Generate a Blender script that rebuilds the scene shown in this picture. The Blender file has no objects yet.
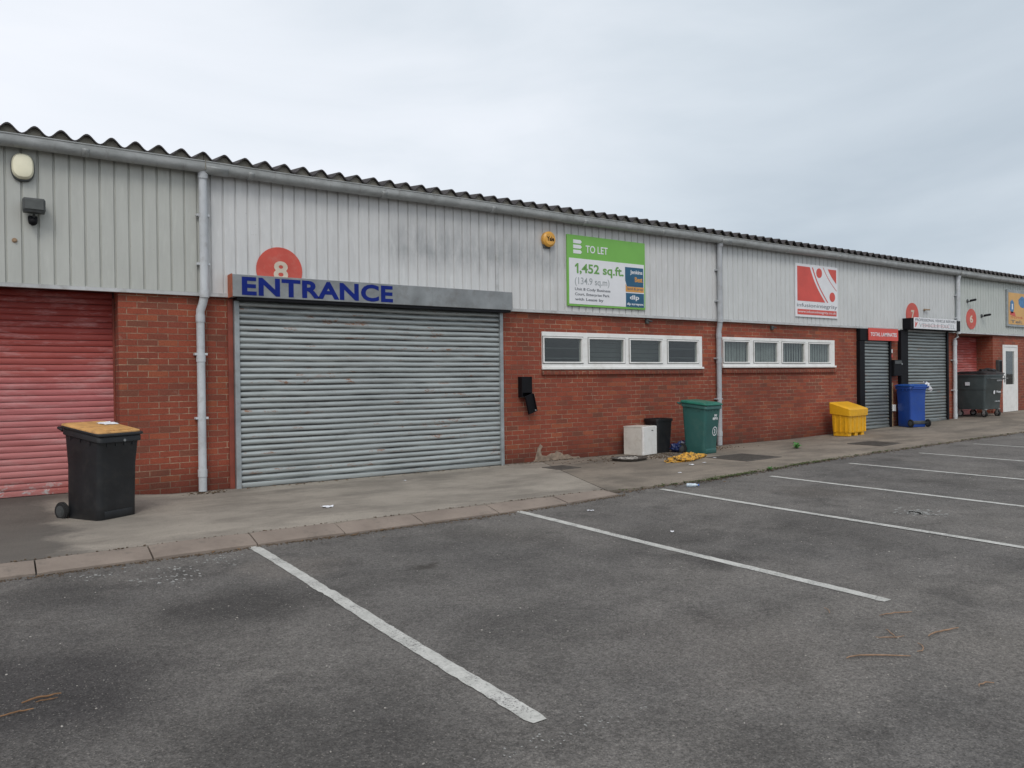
import bpy, bmesh, math, random
from mathutils import Vector, Matrix
random.seed(7)
C = bpy.context.scene.collection
PI = math.pi
R = math.radians

# ------------------------------------------------------------------ terrain
def ss(a, b, x):
    t = min(1.0, max(0.0, (x - a) / (b - a)))
    return t * t * (3 - 2 * t)
def rise(x):
    return max(0.0, min(x, 45) - 14) * .0227
def pave_z(x, y):
    z = rise(x)
    if x < 2: z += .07 * ss(1.9, .9, x) * ss(-1.4, .2, y)
    return z
def road_z(x, y=0):
    return rise(x) - .07 + .045 * ss(4.5, 7, x)
EDGE = [(-60, -3.3), (0, -3.3), (4.5, -3.3), (6.03, -3.12), (6.76, -3.16), (7.66, -3.17), (9.12, -3.0), (10.3, -2.84),
        (12, -2.66), (13.75, -2.55), (15.8, -2.62), (18.1, -2.75), (24, -2.8), (60, -2.8)]
def edge_y(x):
    for (a, ya), (b, yb) in zip(EDGE, EDGE[1:]):
        if a <= x <= b: return ya + (yb - ya) * (x - a) / (b - a)
    return -3.3

# ------------------------------------------------------------------ materials
class NT:
    def __init__(s, name):
        m = bpy.data.materials.new(name); m.use_nodes = True
        s.m = m; s.t = m.node_tree; s.n = s.t.nodes; s.l = s.t.links
        s.b = s.n['Principled BSDF']
        s.co = s.n.new('ShaderNodeTexCoord').outputs['Object']
    def link(s, a, b): s.l.new(a, b)
    def map(s, scale=(1, 1, 1), loc=(0, 0, 0), src=None):
        n = s.n.new('ShaderNodeMapping'); n.inputs['Scale'].default_value = scale; n.inputs['Location'].default_value = loc
        s.link(src or s.co, n.inputs[0]); return n.outputs[0]
    def noise(s, scale, detail=4, rough=.55, src=None, dist=0):
        n = s.n.new('ShaderNodeTexNoise'); n.inputs['Scale'].default_value = scale
        n.inputs['Detail'].default_value = detail; n.inputs['Roughness'].default_value = rough
        n.inputs['Distortion'].default_value = dist
        s.link(src or s.co, n.inputs['Vector']); return n.outputs['Fac']
    def vor(s, scale, src=None, out='Distance', feature='F1'):
        n = s.n.new('ShaderNodeTexVoronoi'); n.feature = feature; n.inputs['Scale'].default_value = scale
        s.link(src or s.co, n.inputs['Vector']); return n.outputs[out]
    def ramp(s, fac, stops):
        n = s.n.new('ShaderNodeValToRGB'); e = n.color_ramp.elements
        while len(e) < len(stops): e.new(.5)
        for q, (p, c) in zip(e, stops):
            q.position = p; q.color = (c, c, c, 1) if isinstance(c, (int, float)) else (*c, 1)
        s.link(fac, n.inputs[0]); return n.outputs[0]
    def mix(s, fac, a, b, mode='MIX'):
        n = s.n.new('ShaderNodeMix'); n.data_type = 'RGBA'; n.blend_type = mode
        for v, i in ((fac, 0), (a, 6), (b, 7)):
            if isinstance(v, (int, float)): n.inputs[i].default_value = v if i == 0 else (v, v, v, 1)
            elif isinstance(v, tuple): n.inputs[i].default_value = (*v, 1)
            else: s.link(v, n.inputs[i])
        return n.outputs[2]
    def math(s, op, a, b=0, c=0):
        n = s.n.new('ShaderNodeMath'); n.operation = op
        for i, v in enumerate((a, b, c)):
            if isinstance(v, (int, float)): n.inputs[i].default_value = v
            else: s.link(v, n.inputs[i])
        return n.outputs[0]
    def xyz(s):
        n = s.n.new('ShaderNodeSeparateXYZ'); s.link(s.co, n.inputs[0]); return n.outputs
    def comb(s, x, y, z=0):
        n = s.n.new('ShaderNodeCombineXYZ')
        for i, v in enumerate((x, y, z)):
            if isinstance(v, (int, float)): n.inputs[i].default_value = v
            else: s.link(v, n.inputs[i])
        return n.outputs[0]
    def col(s, c):
        if isinstance(c, tuple): s.b.inputs['Base Color'].default_value = (*c, 1)
        else: s.link(c, s.b.inputs['Base Color'])
    def rough(s, r):
        if isinstance(r, (int, float)): s.b.inputs['Roughness'].default_value = r
        else: s.link(r, s.b.inputs['Roughness'])
    def bump(s, h, strength=.5, dist=.01):
        n = s.n.new('ShaderNodeBump'); n.inputs['Strength'].default_value = strength; n.inputs['Distance'].default_value = dist
        s.link(h, n.inputs['Height']); s.link(n.outputs[0], s.b.inputs['Normal'])

def simple(name, c, rough=.6, var=.18, scale=6, metal=0, bump=.15, dirt=None, dirt_amt=.5):
    t = NT(name)
    k = t.noise(scale, 5)
    v = t.ramp(k, [(.3, tuple(x * (1 - var) for x in c)), (.7, tuple(min(1, x * (1 + var)) for x in c))])
    if dirt:
        f = t.ramp(t.noise(scale * 2.3, 6, .65), [(.5, 0.0), (.72, dirt_amt)])
        v = t.mix(f, v, dirt)
    t.col(v); t.rough(rough); t.b.inputs['Metallic'].default_value = metal
    if bump: t.bump(t.noise(scale * 14, 4), bump, .004)
    return t.m

M = {}
def brick_mat(name, tint=1.0, vertical=False, darker=0.):
    t = NT(name)
    X, Y, Z = t.xyz()[:3]
    u = t.math('ADD', X, Y)
    # slight wobble so that the courses are not ruler-straight
    wob = t.math('MULTIPLY', t.math('SUBTRACT', t.noise(2.2, 2), .5), .006)
    z2 = t.math('ADD', Z, wob)
    vec = t.comb(z2, u) if vertical else t.comb(u, z2)
    def bk(c1, c2, mo, size, smooth=.15):
        n = t.n.new('ShaderNodeTexBrick')
        n.offset = .5; n.inputs['Scale'].default_value = 1
        n.inputs['Color1'].default_value = (*c1, 1); n.inputs['Color2'].default_value = (*c2, 1); n.inputs['Mortar'].default_value = (*mo, 1)
        n.inputs['Mortar Size'].default_value = size; n.inputs['Mortar Smooth'].default_value = smooth
        n.inputs['Brick Width'].default_value = .225; n.inputs['Row Height'].default_value = .075
        t.link(vec, n.inputs['Vector']); return n
    a = bk((.335 * tint, .074 * tint, .037 * tint), (.240 * tint, .056 * tint, .033 * tint), (.5, .5, .5), .0048)
    idn = bk((0, 0, 0), (1, 1, 1), (0, 0, 0), .0001)          # per brick random value
    col = a.outputs['Color']
    # bricks: random burnt ones and pale orange ones
    burnt = t.ramp(idn.outputs['Color'], [(.86, 0.0), (.97, .6)])
    col = t.mix(burnt, col, (.19 * tint, .075 * tint, .045 * tint))
    pale = t.ramp(idn.outputs['Color'], [(.04, .4), (.14, 0.0)])
    col = t.mix(pale, col, (.36 * tint, .115 * tint, .05 * tint))
    # fine mottling inside each brick
    mot = t.ramp(t.noise(55, 4, .7), [(.3, .72), (.7, 1.2)])
    col = t.mix(1.0, col, mot, 'MULTIPLY')
    # mortar: dirty over most of the wall, cleaner pale joints in patches
    mf = a.outputs['Fac']
    patch = t.ramp(t.noise(1.7, 5, .65), [(.38, 0.0), (.60, 1.0)])
    joint = t.ramp(t.noise(9, 4, .7), [(.35, 0.0), (.65, 1.0)])
    pj = t.math('MULTIPLY', patch, joint)
    mcol = t.mix(pj, (.19 * tint, .085 * tint, .055 * tint), (.50 * tint, .36 * tint, .24 * tint))
    col = t.mix(mf, col, mcol)
    # soot and damp
    g = t.ramp(t.noise(.55, 5, .6), [(.35, .70), (.7, 1.12)])
    col = t.mix(1.0, col, g, 'MULTIPLY')
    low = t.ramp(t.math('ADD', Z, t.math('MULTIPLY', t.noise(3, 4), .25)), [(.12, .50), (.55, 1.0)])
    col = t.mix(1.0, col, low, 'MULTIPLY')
    # white bloom here and there
    bl = t.ramp(t.noise(4.5, 6, .75, dist=.5), [(.63, 0.0), (.76, .5)])
    col = t.mix(bl, col, (.42, .33, .27))
    t.col(col); t.rough(.88)
    h = t.math('ADD', t.math('MULTIPLY', mf, -1), t.math('MULTIPLY', t.noise(70, 4), .35))
    t.bump(h, .6, .006)
    return t.m
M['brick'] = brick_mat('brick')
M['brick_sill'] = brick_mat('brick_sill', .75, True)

def cladding_mat(name, c, dirt_pos=None, streak=.25):
    t = NT(name)
    X, Y, Z = t.xyz()[:3]
    base = t.ramp(t.noise(.8, 4), [(.3, tuple(v * .93 for v in c)), (.7, tuple(v * 1.05 for v in c))])
    st = t.noise(3.0, 6, .7, src=t.map((3.2, 1, .35)))
    base = t.mix(t.ramp(st, [(.45, 0.0), (.75, streak)]), base, tuple(v * .62 for v in c))
    # whitish chalking
    ch = t.noise(6.0, 5, .6, src=t.map((2.5, 1, .5), (3, 0, 1)))
    base = t.mix(t.ramp(ch, [(.55, 0.0), (.8, .35)]), base, tuple(min(.9, v * 1.35) for v in c))
    if dirt_pos:
        x0, x1, z0, z1 = dirt_pos
        fx = t.math('MULTIPLY', t.ramp(t.math('DIVIDE', t.math('SUBTRACT', X, x0), x1 - x0), [(0, 0.0), (.2, 1.0), (.8, .9), (1, 0.0)]),
                    t.ramp(t.math('DIVIDE', t.math('SUBTRACT', Z, z0), z1 - z0), [(0, 0.0), (.35, 1.0), (.6, .8), (1, 0.0)]))
        f2 = t.math('MULTIPLY', fx, t.ramp(t.noise(2.5, 6, .7, src=t.map((1.6, 1, .5))), [(.35, .1), (.62, .62)]))
        base = t.mix(f2, base, (.17, .185, .20))
    # slightly darker towards the gutter, broken up by noise
    e = t.ramp(t.math('ADD', Z, t.math('MULTIPLY', t.noise(7, 5), .3)), [(.0, 0), (1, 0)])
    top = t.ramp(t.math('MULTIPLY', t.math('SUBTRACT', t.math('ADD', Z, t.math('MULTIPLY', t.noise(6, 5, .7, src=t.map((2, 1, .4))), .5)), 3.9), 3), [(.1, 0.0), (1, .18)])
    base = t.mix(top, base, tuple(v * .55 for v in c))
    sp = t.ramp(t.noise(26, 3, .8), [(.70, 0.0), (.76, .5)])
    base = t.mix(sp, base, (.2, .17, .13))
    t.col(base); t.rough(.5); t.b.inputs['Specular IOR Level'].default_value = .35
    t.bump(t.noise(5, 3, src=t.map((1, 1, .3))), .15, .01)
    return t.m
M['clad9'] = cladding_mat('cladding_sage', (.475, .485, .45))
M['clad8'] = cladding_mat('cladding_pale', (.60, .605, .60), (4.2, 8.6, 2.9, 3.85), .35)
M['clad7'] = cladding_mat('cladding_grey', (.58, .595, .59))
M['clad6'] = cladding_mat('cladding_green_grey', (.48, .51, .48))
M['trim'] = simple('cladding_trim', (.47, .48, .48), .5, .12, 3, dirt=(.2, .18, .15))
M['filler'] = simple('eave_filler', (.33, .31, .26), .8, .2, 4, dirt=(.12, .11, .09))

def gutter_mat():
    t = NT('gutter_grey')
    st = t.noise(2.5, 6, .7, src=t.map((1.5, 3, 3)))
    col = t.ramp(st, [(.3, (.24, .25, .245)), (.5, (.32, .335, .33)), (.72, (.42, .435, .435))])
    dd = t.ramp(t.noise(3.5, 6, .75, src=t.map((2.5, 1, 1), (9, 2, 0))), [(.55, 0.0), (.72, .6)])
    col = t.mix(dd, col, (.14, .13, .115))
    t.col(col); t.rough(.5); return t.m
M['gutter'] = gutter_mat()
M['pipe_white'] = simple('downpipe_pale', (.52, .545, .565), .4, .12, 3, dirt=(.25, .24, .22), dirt_amt=.5)
M['pipe_grey'] = simple('downpipe_grey', (.40, .42, .44), .4, .15, 3, dirt=(.22, .21, .2), dirt_amt=.5)

def roof_mat():
    t = NT('roof_cement')
    col = t.ramp(t.noise(5, 6, .7), [(.3, (.028, .025, .026)), (.6, (.055, .05, .05)), (.8, (.12, .11, .1))])
    t.col(col); t.rough(.95); t.bump(t.noise(60, 4), .5, .01); return t.m
M['roof'] = roof_mat()

def shutter_mat(name, c, red=False):
    period = .072 if red else .077
    t = NT(name)
    X, Y, Z = t.xyz()[:3]
    if red:
        f = t.math('ADD', Z, t.math('MULTIPLY', t.math('SUBTRACT', t.noise(2.5, 6, .7, src=t.map((.5, 1, 2.5))), .5), .7))
        col = t.ramp(t.math('DIVIDE', f, 2.4), [(.0, (.40, .10, .08)), (.10, (.50, .185, .175)), (.5, (.48, .15, .15)), (.66, (.40, .085, .07)), (.84, (.30, .04, .03))])
        wear = t.ramp(t.noise(3.5, 7, .75, src=t.map((.6, 1, 3))), [(.50, 0.0), (.66, .6)])
        col = t.mix(wear, col, (.56, .30, .29))
        row = t.noise(13, 2, .5, src=t.map((.12, .1, 1)))
        col = t.mix(t.ramp(row, [(.45, 0.0), (.7, .35)]), col, (.25, .04, .035))
        chip = t.math('MULTIPLY', t.ramp(t.noise(6, 6, .8, src=t.map((1, 1, 2))), [(.54, 0.0), (.57, 1.0)]),
                      t.ramp(Z, [(.12, 1.0), (.26, 0.0)]))
        col = t.mix(chip, col, (.48, .46, .44))
    else:
        col = t.ramp(t.noise(2.2, 6, .7, src=t.map((.35, 1, 2.0))), [(.3, tuple(v * .80 for v in c)), (.7, tuple(v * 1.13 for v in c))])
        row = t.noise(13, 2, .5, src=t.map((.1, .1, 1)))
        col = t.mix(t.ramp(row, [(.4, 0.0), (.7, .3)]), col, tuple(v * .68 for v in c))
        dirt = t.ramp(t.noise(4, 7, .8, src=t.map((.6, 1, 2.2))), [(.57, 0.0), (.74, .55)])
        col = t.mix(dirt, col, (.15, .15, .14))
        # rust bleeding along some laths
        rl = t.math('MULTIPLY', t.ramp(t.noise(13, 1, .4, src=t.map((.05, .1, 1), (7, 3, 2))), [(.56, 0.0), (.62, 1.0)]),
                    t.ramp(t.noise(5, 6, .8, src=t.map((1, 1, 3))), [(.54, 0.0), (.62, .9)]))
        col = t.mix(rl, col, (.30, .13, .06))
        ws = t.ramp(t.noise(24, 3, .7, src=t.map((1, 1, 1.8), (4, 0, 0))), [(.765, 0.0), (.785, .8)])
        col = t.mix(ws, col, (.6, .62, .62))
    # the groove of each lath is darkened, unevenly along its length
    ph = t.math('FRACT', t.math('DIVIDE', Z, period))
    gr = t.ramp(ph, [(.0, 1.0), (.15, .85), (.30, .1), (.76, 0.0), (1.0, 1.0)] if not red else [(.0, 1.0), (.07, .5), (.14, 0.0), (.44, 0.0), (.49, .3), (.55, 0.0), (.90, 0.0), (1.0, 1.0)])
    col = t.mix(t.math('MULTIPLY', gr, t.ramp(t.noise(5, 5, .7, src=t.map((.35, 1, 6))), [(.38, .15), (.58, 1.0)])), col, (.04, .042, .045) if not red else (.07, .016, .016))
    t.col(col); t.rough(.42 if not red else .6)
    t.b.inputs['Metallic'].default_value = 0 if red else .45
    t.bump(t.noise(8, 4, src=t.map((.6, 1, 3))), .2, .01)
    return t.m
M['shutter_grey'] = shutter_mat('shutter_galvanised', (.43, .465, .46))
M['shutter_dull'] = shutter_mat('shutter_dull', (.28, .31, .305))
M['shutter_red'] = shutter_mat('shutter_red', (.4, .1, .1), True)
M['hood_steel'] = simple('hood_steel', (.25, .265, .27), .5, .25, 3, metal=.3, dirt=(.16, .15, .14), dirt_amt=.5)
M['rail_steel'] = simple('rail_steel', (.33, .36, .37), .45, .2, 5, metal=.35, dirt=(.18, .14, .11), dirt_amt=.4)
M['orange_paint'] = simple('orange_red_paint', (.42, .10, .04), .6, .25, 5, dirt=(.16, .07, .04))
M['rail_red'] = simple('red_brown_paint', (.22, .05, .03), .6, .25, 5)
M['black'] = simple('black_paint', (.006, .006, .008), .6, .3, 5)
M['black'].node_tree.nodes['Principled BSDF'].inputs['Specular IOR Level'].default_value = .2
M['black_plastic'] = simple('black_plastic', (.011, .012, .014), .45, .35, 4, bump=.1, dirt=(.035, .033, .03), dirt_amt=.5)
M['rubber'] = simple('rubber', (.015, .015, .015), .8, .3, 20)
M['upvc'] = simple('white_upvc', (.78, .78, .76), .35, .05, 3, dirt=(.45, .42, .36), dirt_amt=.35)
M['old_white'] = simple('old_white_enamel', (.56, .54, .49), .4, .1, 4, dirt=(.3, .26, .2), dirt_amt=.4)
M['white'] = simple('white_print', (.72, .73, .75), .45, .04, 5)
M['white_dirty'] = simple('white_dirty', (.58, .6, .63), .5, .1, 6)
M['lime'] = simple('lime_green_print', (.17, .43, .075), .4, .06, 3)
M['green_text'] = simple('green_ink', (.14, .33, .08), .5, .1, 4)
M['grey_text'] = simple('grey_ink', (.12, .13, .15), .5, .1, 4)
M['pale_text'] = simple('pale_grey_ink', (.34, .37, .38), .5, .1, 4)
M['teal_print'] = simple('teal_blue_print', (.015, .095, .18), .4, .12, 8)
M['orange_print'] = simple('orange_print', (.62, .30, .07), .45, .1, 6)
M['red_print'] = simple('red_print', (.60, .075, .055), .45, .1, 3)
M['disc_red'] = simple('red_disc', (.55, .08, .055), .5, .12, 4, dirt=(.5, .25, .2), dirt_amt=.3)
M['disc_number'] = simple('disc_number', (.60, .52, .42), .5, .1, 9)
M['blue_text'] = simple('royal_blue_vinyl', (.006, .018, .17), .4, .12, 5)
M['amber'] = simple('amber_plastic', (.70, .36, .06), .4, .1, 8, dirt=(.35, .2, .1), dirt_amt=.4)
M['cream'] = simple('cream_diffuser', (.86, .82, .62), .35, .06, 5)
M['dark_metal'] = simple('dark_metal', (.06, .065, .065), .5, .3, 12)
M['lens'] = simple('floodlight_glass', (.07, .075, .07), .15, .2, 8)
M['bin_orange'] = simple('faded_orange_lid', (.58, .32, .11), .55, .14, 7, dirt=(.20, .10, .05), dirt_amt=.7)
M['bin_green'] = simple('green_plastic', (.024, .105, .095), .42, .14, 3, dirt=(.07, .14, .12), dirt_amt=.4)
M['bin_green_lid'] = simple('green_lid', (.015, .15, .105), .4, .14, 5)
M['bin_blue'] = simple('blue_plastic', (.012, .06, .30), .4, .14, 3, dirt=(.04, .08, .2), dirt_amt=.4)
M['bin_blue_lid'] = simple('blue_lid', (.016, .085, .34), .38, .12, 4)
M['grit_yellow'] = simple('yellow_plastic', (.74, .39, .012), .42, .08, 4, dirt=(.4, .22, .02), dirt_amt=.4)
M['dumpster'] = simple('slate_grey_paint', (.052, .068, .07), .45, .18, 3, dirt=(.09, .1, .1), dirt_amt=.4)
M['caster'] = simple('zinc', (.35, .36, .36), .35, .15, 10, metal=.6)
M['blue_bag'] = simple('blue_polythene', (.006, .018, .085), .38, .3, 8)
def sack():
    t = NT('stained_yellow_sack')
    c = t.ramp(t.noise(9, 5, .6), [(.3, (.50, .25, .02)), (.7, (.70, .38, .05))])
    c = t.mix(t.ramp(t.noise(14, 5, .75), [(.50, 0.0), (.55, .95)]), c, (.06, .045, .03))
    t.col(c); t.rough(.7); return t.m
M['sack'] = sack()
M['paper'] = simple('paper', (.72, .73, .76), .7, .08, 20)
M['bottle'] = simple('clear_plastic_bottle', (.46, .54, .60), .12, .25, 30)
M['cap_blue'] = simple('bottle_cap', (.04, .12, .4), .4, .1, 10)
M['rubble'] = simple('pale_rubble', (.34, .32, .29), .9, .4, 20)
M['soil'] = simple('soil_litter', (.085, .058, .036), .95, .5, 25)
M['moss'] = simple('moss', (.055, .07, .022), .95, .5, 25)
M['weed'] = simple('weed_leaf', (.05, .17, .03), .6, .3, 25)
M['twig'] = simple('dry_twig', (.27, .17, .105), .8, .35, 25)
M['twig_orange'] = simple('orange_twig', (.22, .115, .05), .8, .3, 25)
M['cover'] = simple('iron_cover', (.075, .066, .058), .85, .35, 14, bump=.6, dirt=(.13, .11, .085))
M['render_patch'] = simple('mortar_patch', (.26, .20, .15), .95, .4, 12, bump=.8)
M['sign_orange'] = simple('orange_yellow_board', (.62, .36, .12), .5, .1, 3)
M['sign_blue'] = simple('sign_blue', (.06, .19, .38), .5, .3, 14)
M['tan'] = simple('tan_pipe', (.30, .2, .12), .6, .2, 8)
M['interior'] = simple('interior_dark', (.05, .05, .048), .9, .2, 2, bump=0)
M['shadow_gap'] = simple('grey_shadow_gap', (.14, .14, .14), .8, .2, 5)
M['blind'] = simple('blind_fabric', (.30, .32, .31), .8, .15, 9, bump=0)
M['blind_dim'] = simple('slat_blind_dim', (.05, .056, .053), .7, .2, 4, bump=0)

def glass():
    m = bpy.data.materials.new('window_glass'); m.use_nodes = True
    n = m.node_tree.nodes; l = m.node_tree.links; n.clear()
    o = n.new('ShaderNodeOutputMaterial'); mx = n.new('ShaderNodeMixShader'); fr = n.new('ShaderNodeFresnel')
    tr = n.new('ShaderNodeBsdfTransparent'); gl = n.new('ShaderNodeBsdfGlossy')
    tr.inputs[0].default_value = (.84, .87, .86, 1); gl.inputs['Roughness'].default_value = .02
    ge = n.new('ShaderNodeNewGeometry'); io = n.new('ShaderNodeMath'); io.operation = 'MULTIPLY_ADD'     # same reflectance from both sides
    io.inputs[1].default_value = 1 / 1.5 - 1.5; io.inputs[2].default_value = 1.5
    l.new(ge.outputs['Backfacing'], io.inputs[0]); l.new(io.outputs[0], fr.inputs[0])
    ad = n.new('ShaderNodeMath'); ad.operation = 'MULTIPLY_ADD'; ad.inputs[1].default_value = 1.2; ad.inputs[2].default_value = .01
    nz = n.new('ShaderNodeTexNoise'); nz.inputs['Scale'].default_value = 2; bp = n.new('ShaderNodeBump'); bp.inputs['Strength'].default_value = .03
    l.new(nz.outputs[0], bp.inputs['Height']); l.new(bp.outputs[0], gl.inputs['Normal'])
    l.new(fr.outputs[0], ad.inputs[0]); l.new(ad.outputs[0], mx.inputs[0]); l.new(tr.outputs[0], mx.inputs[1]); l.new(gl.outputs[0], mx.inputs[2])
    l.new(mx.outputs[0], o.inputs[0]); return m
M['glass'] = glass()

def asphalt():
    t = NT('asphalt')
    big = t.noise(.33, 5, .6, dist=.6)
    col = t.ramp(big, [(.32, (.108, .103, .098)), (.5, (.146, .137, .127)), (.7, (.182, .170, .155))])
    med = t.ramp(t.noise(1.9, 8, .72), [(.3, .68), (.5, 1.0), (.72, 1.25)])
    col = t.mix(1.0, col, med, 'MULTIPLY')
    st = t.noise(1.1, 6, .72, src=t.map((1, 1, 1), (3, 9, 0)))                    # tyre scrubs and oil
    col = t.mix(t.ramp(st, [(.54, 0.0), (.70, .65)]), col, (.058, .054, .051))
    # oil and damp stains where they lie
    wob = t.n.new('ShaderNodeVectorMath'); wob.operation = 'ADD'
    nw = t.n.new('ShaderNodeTexNoise'); nw.inputs['Scale'].default_value = 2.6; nw.inputs['Detail'].default_value = 6; t.link(t.co, nw.inputs['Vector'])
    sc_ = t.n.new('ShaderNodeVectorMath'); sc_.operation = 'MULTIPLY_ADD'; sc_.inputs[1].default_value = (.7, .7, 0); sc_.inputs[2].default_value = (-.35, -.35, 0); t.link(nw.outputs['Color'], sc_.inputs[0])
    t.link(t.co, wob.inputs[0]); t.link(sc_.outputs[0], wob.inputs[1])
    for sx, sy, sr, sa, c3 in ((1.25, -5.05, .70, .75, (.050, .047, .045)), (.15, -5.9, 1.0, .78, (.045, .042, .042)), (.4, -4.05, .45, .6, (.05, .048, .046)), (1.0, -7.1, .9, .55, (.05, .047, .045)),
                               (2.8, -4.85, .13, .7, (.04, .034, .028)), (3.9, -4.3, .5, .35, (.06, .055, .05)), (4.9, -5.2, .6, .5, (.05, .047, .044)), (6.3, -5.9, .9, .4, (.052, .049, .046)),
                               (2.6, -6.4, .5, .3, (.06, .056, .052)), (8.0, -4.6, .6, .45, (.06, .05, .042)), (10.0, -5.2, .8, .4, (.055, .052, .048)), (3.6, -3.9, .4, .3, (.06, .055, .05)),
                               (1.9, -4.2, .5, .35, (.24, .215, .19)), (4.3, -8.3, .7, .3, (.22, .20, .175)), (3.2, -7.4, .8, .25, (.2, .18, .16))):
        dn = t.n.new('ShaderNodeVectorMath'); dn.operation = 'DISTANCE'; dn.inputs[1].default_value = (sx, sy, road_z(sx)); t.link(wob.outputs[0], dn.inputs[0])
        col = t.mix(t.ramp(t.math('DIVIDE', dn.outputs['Value'], sr), [(.35, sa), (.62, sa * .55), (1.0, 0.0)]), col, c3)
    # aggregate
    g = t.noise(95, 3, .8)
    col = t.mix(1.0, col, t.ramp(g, [(.28, .50), (.5, 1.0), (.72, 1.7)]), 'MULTIPLY')
    col = t.mix(1.0, col, t.ramp(t.noise(32, 4, .8), [(.32, .74), (.5, 1.0), (.68, 1.3)]), 'MULTIPLY')
    v = t.vor(95, out='Color')
    sv = t.n.new('ShaderNodeSeparateColor'); t.link(v, sv.inputs[0])
    chip = t.ramp(sv.outputs[0], [(.84, 0.0), (.88, .6)])
    vd = t.ramp(t.vor(95), [(.25, 1.0), (.45, 0.0)])
    col = t.mix(t.math('MULTIPLY', chip, vd), col, (.30, .28, .25))
    dk = t.math('MULTIPLY', t.ramp(sv.outputs[1], [(.80, 0.0), (.82, .6)]), vd)
    col = t.mix(dk, col, (.03, .029, .028))
    ls = t.ramp(t.noise(11, 5, .75), [(.69, 0.0), (.75, .45)])
    col = t.mix(ls, col, (.24, .23, .21))
    t.col(col); t.rough(.9)
    t.b.inputs['Specular IOR Level'].default_value = .3
    t.bump(t.math('ADD', g, t.math('MULTIPLY', t.vor(60), .8)), 1.0, .012)
    return t.m
M['asphalt'] = asphalt()
def pavement(name, c, dark):
    t = NT(name)
    col = t.ramp(t.noise(.9, 6, .6, dist=.5), [(.3, tuple(v * .66 for v in c)), (.52, c), (.72, tuple(v * 1.18 for v in c))])
    col = t.mix(t.ramp(t.noise(1.3, 6, .7, src=t.map((.6, 1.3, 1), (5, 2, 0))), [(.46, 0.0), (.66, .85)]), col, dark)
    cr = t.vor(.55, src=t.map((1, 1, 0), (.3, .2, 0)), feature='DISTANCE_TO_EDGE') if False else None
    col = t.mix(t.ramp(t.noise(7, 7, .78, src=t.map((1, 1, 1), (2, 7, 0))), [(.56, 0.0), (.68, .55)]), col, dark)
    X, Y, Z = t.xyz()[:3]
    if name == 'concrete':
        f = t.math('ADD', X, t.math('MULTIPLY', t.noise(2, 5, .6), .9))
        col = t.mix(t.ramp(t.math('DIVIDE', f, 2), [(.44, .80), (.56, 0.0)]), col, (.075, .068, .06))
    wl = t.ramp(t.math('ADD', Y, t.math('MULTIPLY', t.noise(4, 5), .25)), [(.0, 0.0), (.16, .7)])
    col = t.mix(wl, col, tuple(v * .5 for v in dark))
    col = t.mix(1.0, col, t.ramp(t.noise(85, 3, .75), [(.3, .68), (.7, 1.35)]), 'MULTIPLY')
    sp = t.ramp(t.noise(17, 5, .8), [(.67, 0.0), (.72, .5)])
    col = t.mix(sp, col, (.06, .05, .04))
    t.col(col); t.rough(.92)
    t.bump(t.noise(80, 4), .5, .005)
    return t.m
M['concrete'] = pavement('concrete', (.275, .245, .205), (.15, .132, .11))
M['pave2'] = pavement('weathered_pavement', (.215, .182, .145), (.105, .09, .072))
def kerbm():
    t = NT('kerb_stone')
    col = t.ramp(t.noise(3, 6, .65), [(.3, (.18, .145, .12)), (.7, (.28, .23, .19))])
    col = t.mix(t.ramp(t.noise(6, 6, .75), [(.52, 0.0), (.7, .6)]), col, (.09, .078, .065))
    t.col(col); t.rough(.92); t.bump(t.noise(70, 4), .6, .006); return t.m
M['kerb'] = kerbm()
def linem():
    t = NT('road_paint')
    k = t.noise(60, 5, .8)
    k2 = t.noise(5, 5, .7)
    f = t.ramp(t.math('ADD', k, t.math('MULTIPLY', t.math('SUBTRACT', k2, .5), .45)), [(.36, 1.0), (.44, .2), (.6, 0.0)])
    base = t.ramp(t.noise(8, 5, .6), [(.3, (.40, .40, .37)), (.7, (.58, .575, .54))])
    col = t.mix(f, base, (.12, .115, .11))
    t.col(col); t.rough(.75); t.bump(t.noise(95, 3, .8), .5, .006); return t.m
M['line'] = linem()
M['faint_paint'] = simple('worn_paint_fleck', (.30, .30, .285), .85, .3, 30)

# ------------------------------------------------------------------ mesh helpers
def bx(bm, x0, x1, y0, y1, z0, z1, bev=0):
    vs = [bm.verts.new((x, y, z)) for z in (z0, z1) for y in (y0, y1) for x in (x0, x1)]
    fs = [bm.faces.new([vs[i] for i in f]) for f in ((0, 2, 3, 1), (4, 5, 7, 6), (0, 1, 5, 4), (2, 6, 7, 3), (0, 4, 6, 2), (1, 3, 7, 5))]
    if bev:
        es = list({e for f in fs for e in f.edges})
        bmesh.ops.bevel(bm, geom=es, offset=bev, segments=2, affect='EDGES', profile=.5)
def cyl(bm, c, axis, r, h, n=20, r2=None):
    q = Vector((0, 0, 1)).rotation_difference(Vector(axis).normalized()).to_matrix().to_4x4()
    mt = Matrix.Translation(c) @ q
    bmesh.ops.create_cone(bm, cap_ends=True, segments=n, radius1=r, radius2=r if r2 is None else r2, depth=h, matrix=mt)
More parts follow.
